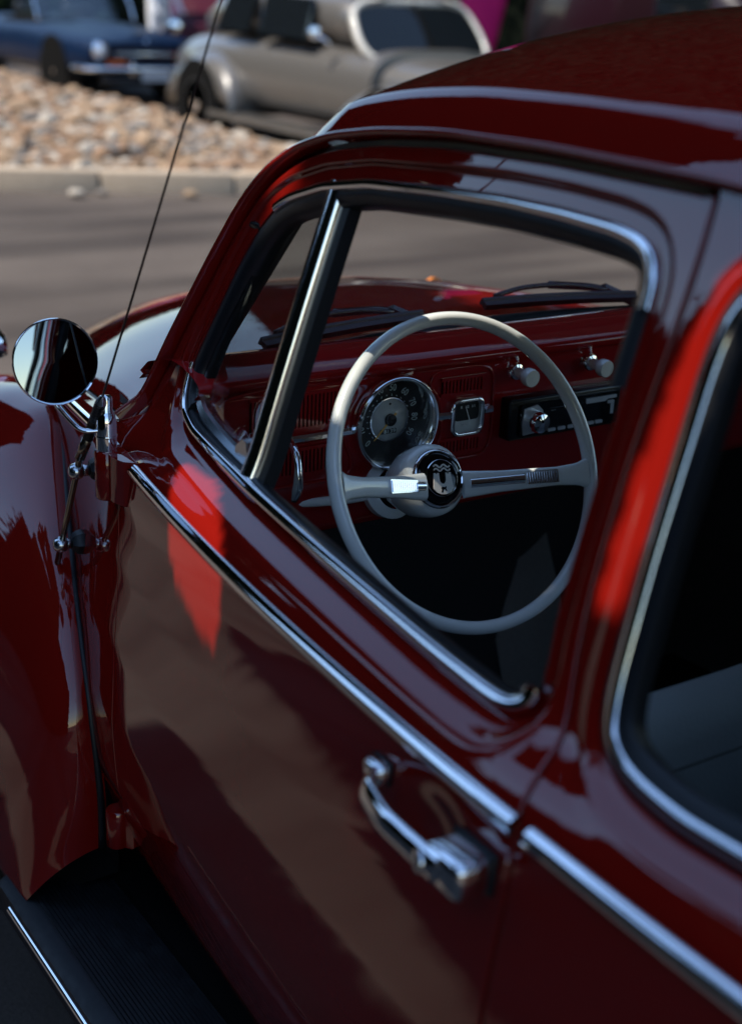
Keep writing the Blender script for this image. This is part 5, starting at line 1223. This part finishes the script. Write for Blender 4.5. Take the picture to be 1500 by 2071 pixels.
# ---- people behind the roadster (seen only from chest to thigh, blurred)
def person(nm_loc, rz_, label, shirt, legs, lean=0.):
    root = tag(empty('person', nm_loc), label, 'person'); root.rotation_euler = (0, 0, rz_)
    J = [((0, 0, .95), .14), ((0, 0, 1.10), .135), ((0, 0, 1.28), .155), ((0, 0, 1.42), .12), ((.01, 0, 1.50), .055), ((.02, 0, 1.60), .085), ((.03, 0, 1.70), .09)]
    E_ = [(0, 1), (1, 2), (2, 3), (3, 4), (4, 5), (5, 6)]
    for s in (1, -1):
        b = len(J); J += [((0, s*.10, .88), .095), ((.02, s*.11, .50), .062), ((-.01, s*.115, .10), .042), ((.12, s*.13, .04), .035)]; E_ += [(0, b), (b, b+1), (b+1, b+2), (b+2, b+3)]
        b = len(J); J += [((0, s*.20, 1.41), .055), ((.01, s*.27, 1.14), .042), ((.14, s*.24, .94), .032), ((.19, s*.23, .88), .028)]; E_ += [(3, b), (b, b+1), (b+1, b+2), (b+2, b+3)]
        h = b+3
        for k in range(4):
            b2 = len(J); J += [((.225, s*(.255-.018*k), .855), .009), ((.245+.004*(k % 2), s*(.255-.018*k), .825), .008)]; E_ += [(h, b2), (b2, b2+1)]
        b2 = len(J); J += [((.215, s*.20, .875), .010), ((.24, s*.19, .855), .008)]; E_ += [(h, b2), (b2, b2+1)]
    me = bpy.data.meshes.new('body'); me.from_pydata([j[0] for j in J], E_, []); o = link(bpy.data.objects.new('body', me), root)
    sk = o.modifiers.new('skin', 'SKIN'); 
    for i, j in enumerate(J): me.skin_vertices[0].data[i].radius = (j[1], j[1]*(1.0 if i > 6 else .95)); me.skin_vertices[0].data[i].use_root = (i == 0)
    ss = o.modifiers.new('sub', 'SUBSURF'); ss.levels = 1; ss.render_levels = 2; sk.use_smooth_shade = True
    m = bpy.data.materials.new('clothed_'+label.split()[0]+'_'+label.split()[-1]); m.use_nodes = True; t = m.node_tree; b = t.nodes['Principled BSDF']; b.inputs['Roughness'].default_value = .8
    tc = t.nodes.new('ShaderNodeTexCoord'); sp_ = t.nodes.new('ShaderNodeSeparateXYZ'); t.links.new(tc.outputs['Object'], sp_.inputs[0])
    rp = t.nodes.new('ShaderNodeValToRGB'); rp.color_ramp.interpolation = 'CONSTANT'; e = rp.color_ramp.elements
    e[0].position = 0; e[0].color = (.03, .03, .03, 1); e[1].position = .045; e[1].color = (*legs, 1)
    x = e.new(.47); x.color = (*shirt, 1); x = e.new(.745); x.color = (.42, .25, .17, 1)
    dv = t.nodes.new('ShaderNodeMath'); dv.operation = 'MULTIPLY'; dv.inputs[1].default_value = .5; t.links.new(sp_.outputs['Z'], dv.inputs[0]); t.links.new(dv.outputs[0], rp.inputs[0]); t.links.new(rp.outputs[0], b.inputs['Base Color'])
    me.materials.append(m)
    hb = bmesh.new(); bmesh.ops.create_icosphere(hb, subdivisions=3, radius=1)
    for v in hb.verts: v.co = Vector((v.co.x*.105-.012, v.co.y*.092, 1.735+v.co.z*.085 if v.co.z > -.2 else 1.735-.2*.085))
    hm = bpy.data.meshes.new('hair'); hb.to_mesh(hm); hb.free(); hm.materials.append(mat('dark_hair', (.03, .02, .014), .6)); link(bpy.data.objects.new('hair', hm), root)
    return root
person((16.3, -7.45, 0), R(200), 'person in a white shirt and white trousers standing behind the roadster', (.80, .80, .80), (.74, .74, .76))
person((17.2, -8.35, 0), R(160), 'person in a yellow shirt standing right of the one in white', (.60, .30, .03), (.05, .06, .10))

# ---- trees
BARK = mat('bark', (.09, .065, .045), .9, noise=(20., .6, (.05, .036, .026)), bump=(40., .6))
LEAF = mat('leaf_green', (.045, .085, .020), .5, noise=(1.3, .6, (.075, .115, .030)))
LEAF3 = mat('needle_dark', (.0045, .0065, .0040), .8, spec=.05, noise=(1.3, .6, (.008, .011, .006)))  # near black, so the added tree rows reflect dark in the paint
LEAF2 = mat('leaf_dark', (.030, .055, .016), .55, noise=(1.3, .6, (.055, .080, .022)))
def leaves(centres, size, m, name, parent):
    n = len(centres); C = np.asarray(centres); a = unit(rng.normal(size=(n, 3))); b = unit(np.cross(a, rng.normal(size=(n, 3)))); s = size*rng.uniform(.7, 1.3, (n, 1))
    V = np.concatenate([C-a*s, C+b*s*.5, C+a*s, C-b*s*.5]).reshape(4, n, 3).transpose(1, 0, 2).reshape(-1, 3)
    me = bpy.data.meshes.new(name); me.vertices.add(4*n); me.vertices.foreach_set('co', V.ravel()); me.loops.add(4*n); me.loops.foreach_set('vertex_index', np.arange(4*n, dtype=np.int32))
    me.polygons.add(n); me.polygons.foreach_set('loop_start', np.arange(0, 4*n, 4, dtype=np.int32)); me.materials.append(m); me.update(); me.validate()
    return link(bpy.data.objects.new(name, me), parent)
def limb(P, r0, r1, nm, parent):
    P = smooth_path(np.array(P, float), .15, .25); return tube(nm, P, 1., BARK, parent, 8, scale=np.linspace(r0, r1, len(P)))
def tree(loc, h, rad, label, n=2600, lm=LEAF, group=None):
    t_ = tag(empty('tree', loc), label, 'tree', group)
    limb([(0, 0, -.1), (.05, .02, h*.25), (0, .1, h*.45), (.1, 0, h*.75)], .05*h*.6, .02, 'trunk', t_)
    for k in range(6):
        a = k*1.05+.3; limb([(0, .05, h*(.28+.05*k)), (math.cos(a)*rad*.5, math.sin(a)*rad*.5, h*(.45+.05*k)), (math.cos(a)*rad*.85, math.sin(a)*rad*.85, h*(.52+.06*k))], .05, .012, 'limb', t_)
    cl = []
    for k in range(26):
        a = rng.uniform(0, 6.28); rr = rad*math.sqrt(rng.uniform(0, 1))*.95; zz = h*rng.uniform(.38, .98); k2 = math.sqrt(max(.1, 1-((zz/h-.62)/.42)**2)); cl.append((rr*math.cos(a)*k2, rr*math.sin(a)*k2, zz, rad*rng.uniform(.22, .40)))
    pts_ = []
    for i in range(n):
        c = cl[int(rng.integers(len(cl)))]; d = unit(rng.normal(size=3))*c[3]*rng.uniform(.5, 1)**.5; pts_.append((c[0]+d[0], c[1]+d[1], c[2]+d[2]*.75))
    leaves(pts_, .095, lm, 'crown', t_); return t_
# unseen tree added to shade the red car; crown gaps cut for sun spots
e1 = np.array([1., 0, 0]); S_ = np.array(SUN); e1 = unit(e1-S_*(e1@S_)); e2 = unit(np.cross(S_, e1))
def sp2(P): P = np.atleast_2d(P); return np.stack([P@e1, P@e2], 1)
FLECK = surf([(-.826, .984), (-.868, .950), (-.884, .915), (-.915, .893), (-.975, .873), (-1.028, .868), (-1.030, .900), (-1.024, .935), (-.995, .966), (-.90, .988)], 0)
BAND = surf([(-1.531, 1.335), (-1.519, 1.28), (-1.516, 1.20), (-1.518, 1.10), (-1.536, 1.10), (-1.547, 1.20), (-1.547, 1.34)], 0)
gaps = [sp2(FLECK), sp2(BAND)]  # outlines of the sun spots left open in the added crown
shade = tag(empty('tree', (-3.6, 8.4, 0)), 'unseen shade tree added left of the red car, crown gaps shaped for sun spots', 'tree')
FENDER_LIGHT = np.array([(-.05, .56, .88), (.35, .50, .87), (.45, .62, .80), (.20, .70, .80), (-.02, .68, .84)])
gaps.append(sp2(FENDER_LIGHT))
GROUND_LIGHT = np.array([(-1.6, 1.12, 0), (1.5, 1.18, 0), (3, 1.3, 0), (3, 2.2, 0), (1.3, 1.62, 0), (.9, 1.50, 0), (.6, 1.60, 0), (.15, 1.68, 0), (-.2, 1.58, 0), (-.55, 1.42, 0), (-1.2, 1.36, 0)])
gaps.append(sp2(GROUND_LIGHT))
for q0, q1 in ((14, 40), (78, 162)):
    _arc = [R(q) for q in np.linspace(q0, q1, 8)]
    gaps.append(sp2(np.array([wp(.212*math.cos(q), .212*math.sin(q)) for q in _arc]+[wp(.165*math.cos(q), .165*math.sin(q)) for q in _arc[::-1]])))
aD = float(sp2(np.array([(-.05, 0, .98)]))[0, 0]); aE = float(sp2(np.array([(-.50, 0, 1.05)]))[0, 0])
def crown_ok(a, b, infl_):
    w1 = .04*np.sin(a*9+1)+.03*np.sin(a*23); w2 = .04*np.sin(b*11)
    A = (a > -3.0) & (a < .30+w2) & (b > -.27) & (b < 1.15+w1)
    B = (a > -3.2) & (a < -1.18+.4*w2) & (b > -1.35+w1) & (b < .10)
    B |= (a > -1.3) & (a < aD+w2) & (b > -.62+w1) & (b < 0)
    B |= (a > -1.3) & (a < aE) & (b > -1.35+w1) & (b < 0)
    C = (a > -3.0) & (a < 1.0+w2) & (b > 1.0) & (b < 3.0+3*w1)
    ok = A | B | C
    for i_, g in enumerate(gaps): ok &= ~(inside(a, b, g) | (poly_dist(a, b, g) < (infl_ if i_ < 2 else .07 if i_ >= 4 else .02)))
    return ok
TREE0 = np.array([-3.6, 8.4, 0])
for nm_, N_, sz, inf_, t0, t1 in (('crown', 60000, .075, .12, 7.6, 9.2),):
    a_ = rng.uniform(-3.2, 1.1, N_); b_ = rng.uniform(-1.4, 3.2, N_); t_ = rng.uniform(t0, t1, N_)
    k_ = crown_ok(a_, b_, inf_); P_ = a_[k_, None]*e1+b_[k_, None]*e2+t_[k_, None]*S_-TREE0
    leaves(P_, sz, LEAF, nm_, shade)
# added leaf masks with a limb: they trim two sun spots to shape
for g_, t0, w_ in ((gaps[0], 2.75, .20), (gaps[1], 2.95, .16)):
    lo_, hi_ = g_.min(0)-w_, g_.max(0)+w_; ab = rng.uniform(lo_, hi_, (26000, 2)); dd = poly_dist(ab[:, 0], ab[:, 1], g_)
    ab = ab[(~inside(ab[:, 0], ab[:, 1], g_)) & (dd > .011) & (dd < w_*.85)]; ok_ = np.ones(len(ab), bool)
    for q_ in gaps:
        if q_ is not g_: ok_ &= ~inside(ab[:, 0], ab[:, 1], q_)
    ab = ab[ok_]; tw = ab[:, :1]*e1+ab[:, 1:]*e2+rng.uniform(t0, t0+.3, (len(ab), 1))*S_-TREE0
    leaves(tw, .0125, LEAF, 'spot_mask_leaves', shade)
    c_ = tw.mean(0)+S_*.25+e2*.16; limb([(.1, -.1, 2.3), c_*[.5, .5, 0]+[0, 0, 3.2], c_], .05, .008, 'limb', shade)
limb([(0, 0, -.1), (.05, -.05, 1.2), (.1, -.1, 2.4), (.3, -.4, 4.2), (.8, -1.2, 6.2)], .22, .06, 'trunk', shade)
cc = np.mean(P_, 0)
for k in range(6):
    tgt = P_[int(rng.integers(len(P_)))]; limb([(.3, -.4, 4.2), tgt*[.5, .5, 0]+[0, 0, 5.6], tgt], .07, .012, 'limb', shade)
# trees round the square: they stand in the reflections of the paint
for i, (x, y, h, rd_, lb) in enumerate(((15.5, 8.5, 5.0, 2.8, 'round leafy tree ahead of the red car on its left'), (8.5, 13.5, 4.6, 2.8, 'broad leafy tree across the street left of the red car'))):
    tree((x, y, 0), h, rd_, lb, 7000 if h < 8 else 15000, LEAF if i % 2 else LEAF2, 'trees round the car park')
# added dark evergreen rows: they block the sky so paint and glass reflect dark
def added_evergreen_row(p0, p1, h, label, n, leaf):
    p0 = np.array(p0); p1 = np.array(p1); L = np.linalg.norm(p1-p0); c = (p0+p1)/2; ang = math.atan2(*(p1-p0)[::-1])
    r_ = tag(empty('added_evergreen_row', (c[0], c[1], 0)), label, 'trees'); r_.rotation_euler = (0, 0, ang)
    u = rng.uniform(-L/2, L/2, n); top = h*(1-.05*np.abs(np.sin(u*math.pi/2.3))-.03*np.sin(u*.9)); z = rng.uniform(0, 1, n)**.8*top
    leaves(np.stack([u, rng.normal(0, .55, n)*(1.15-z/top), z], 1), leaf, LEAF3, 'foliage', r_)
    uu = np.linspace(-L/2, L/2, int(L/.25)); tp = h*(.97-.05*np.abs(np.sin(uu*math.pi/2.3))-.03*np.sin(uu*.9))
    strip('woody_core', [[(x, .28, 0) for x in uu], [(x, .20, t*.6) for x, t in zip(uu, tp)], [(x, 0, t) for x, t in zip(uu, tp)], [(x, -.20, t*.6) for x, t in zip(uu, tp)], [(x, -.28, 0) for x in uu]], mat('hedge_core', (.006, .008, .005), .95, spec=.05), r_, 60)
added_evergreen_row((-9.5, 6.9), (4.6, 6.9), 6.4, 'unseen row of tall dark evergreens added along the left to keep sky light off the door', 36000, .13)
added_evergreen_row((4.8, 13.5), (17.5, 1.5), 4.9, 'unseen row of dark evergreens added ahead on the left to darken reflections', 40000, .10)
added_evergreen_row((27.5, -1.5), (23.0, 12.0), 30.0, 'unseen row of very tall dark trees added far ahead to darken roof reflections', 40000, .36)
added_evergreen_row((31.0, -15.0), (28.6, -5.2), 3.6, 'lower dark hedge trees added at the far back to darken hood reflections', 14000, .22)
added_evergreen_row((19.0, -8.8), (2.5, -16.5), 17.0, 'row of tall dark evergreens added behind the vans, raised to darken roof reflections', 90000, .085)
# clipped hedge closing the view behind the cars
hp_ = np.stack([rng.uniform(24, 26, 9000), rng.uniform(-26, -2, 9000), rng.uniform(0, 1.6, 9000)], 1)
hd_ = tag(empty('hedge', (25, -14, 0)), 'dark green hedge along the back of the car park', 'hedge')
o = leaves(hp_, .14, LEAF2, 'foliage', hd_); o.location = (-25, 14, 0)
V, F = box_vf((0, 0, .7), (1.7, 23.6, 1.4)); mesh('woody_core', V, F, MATS['hedge_core'], hd_, False)
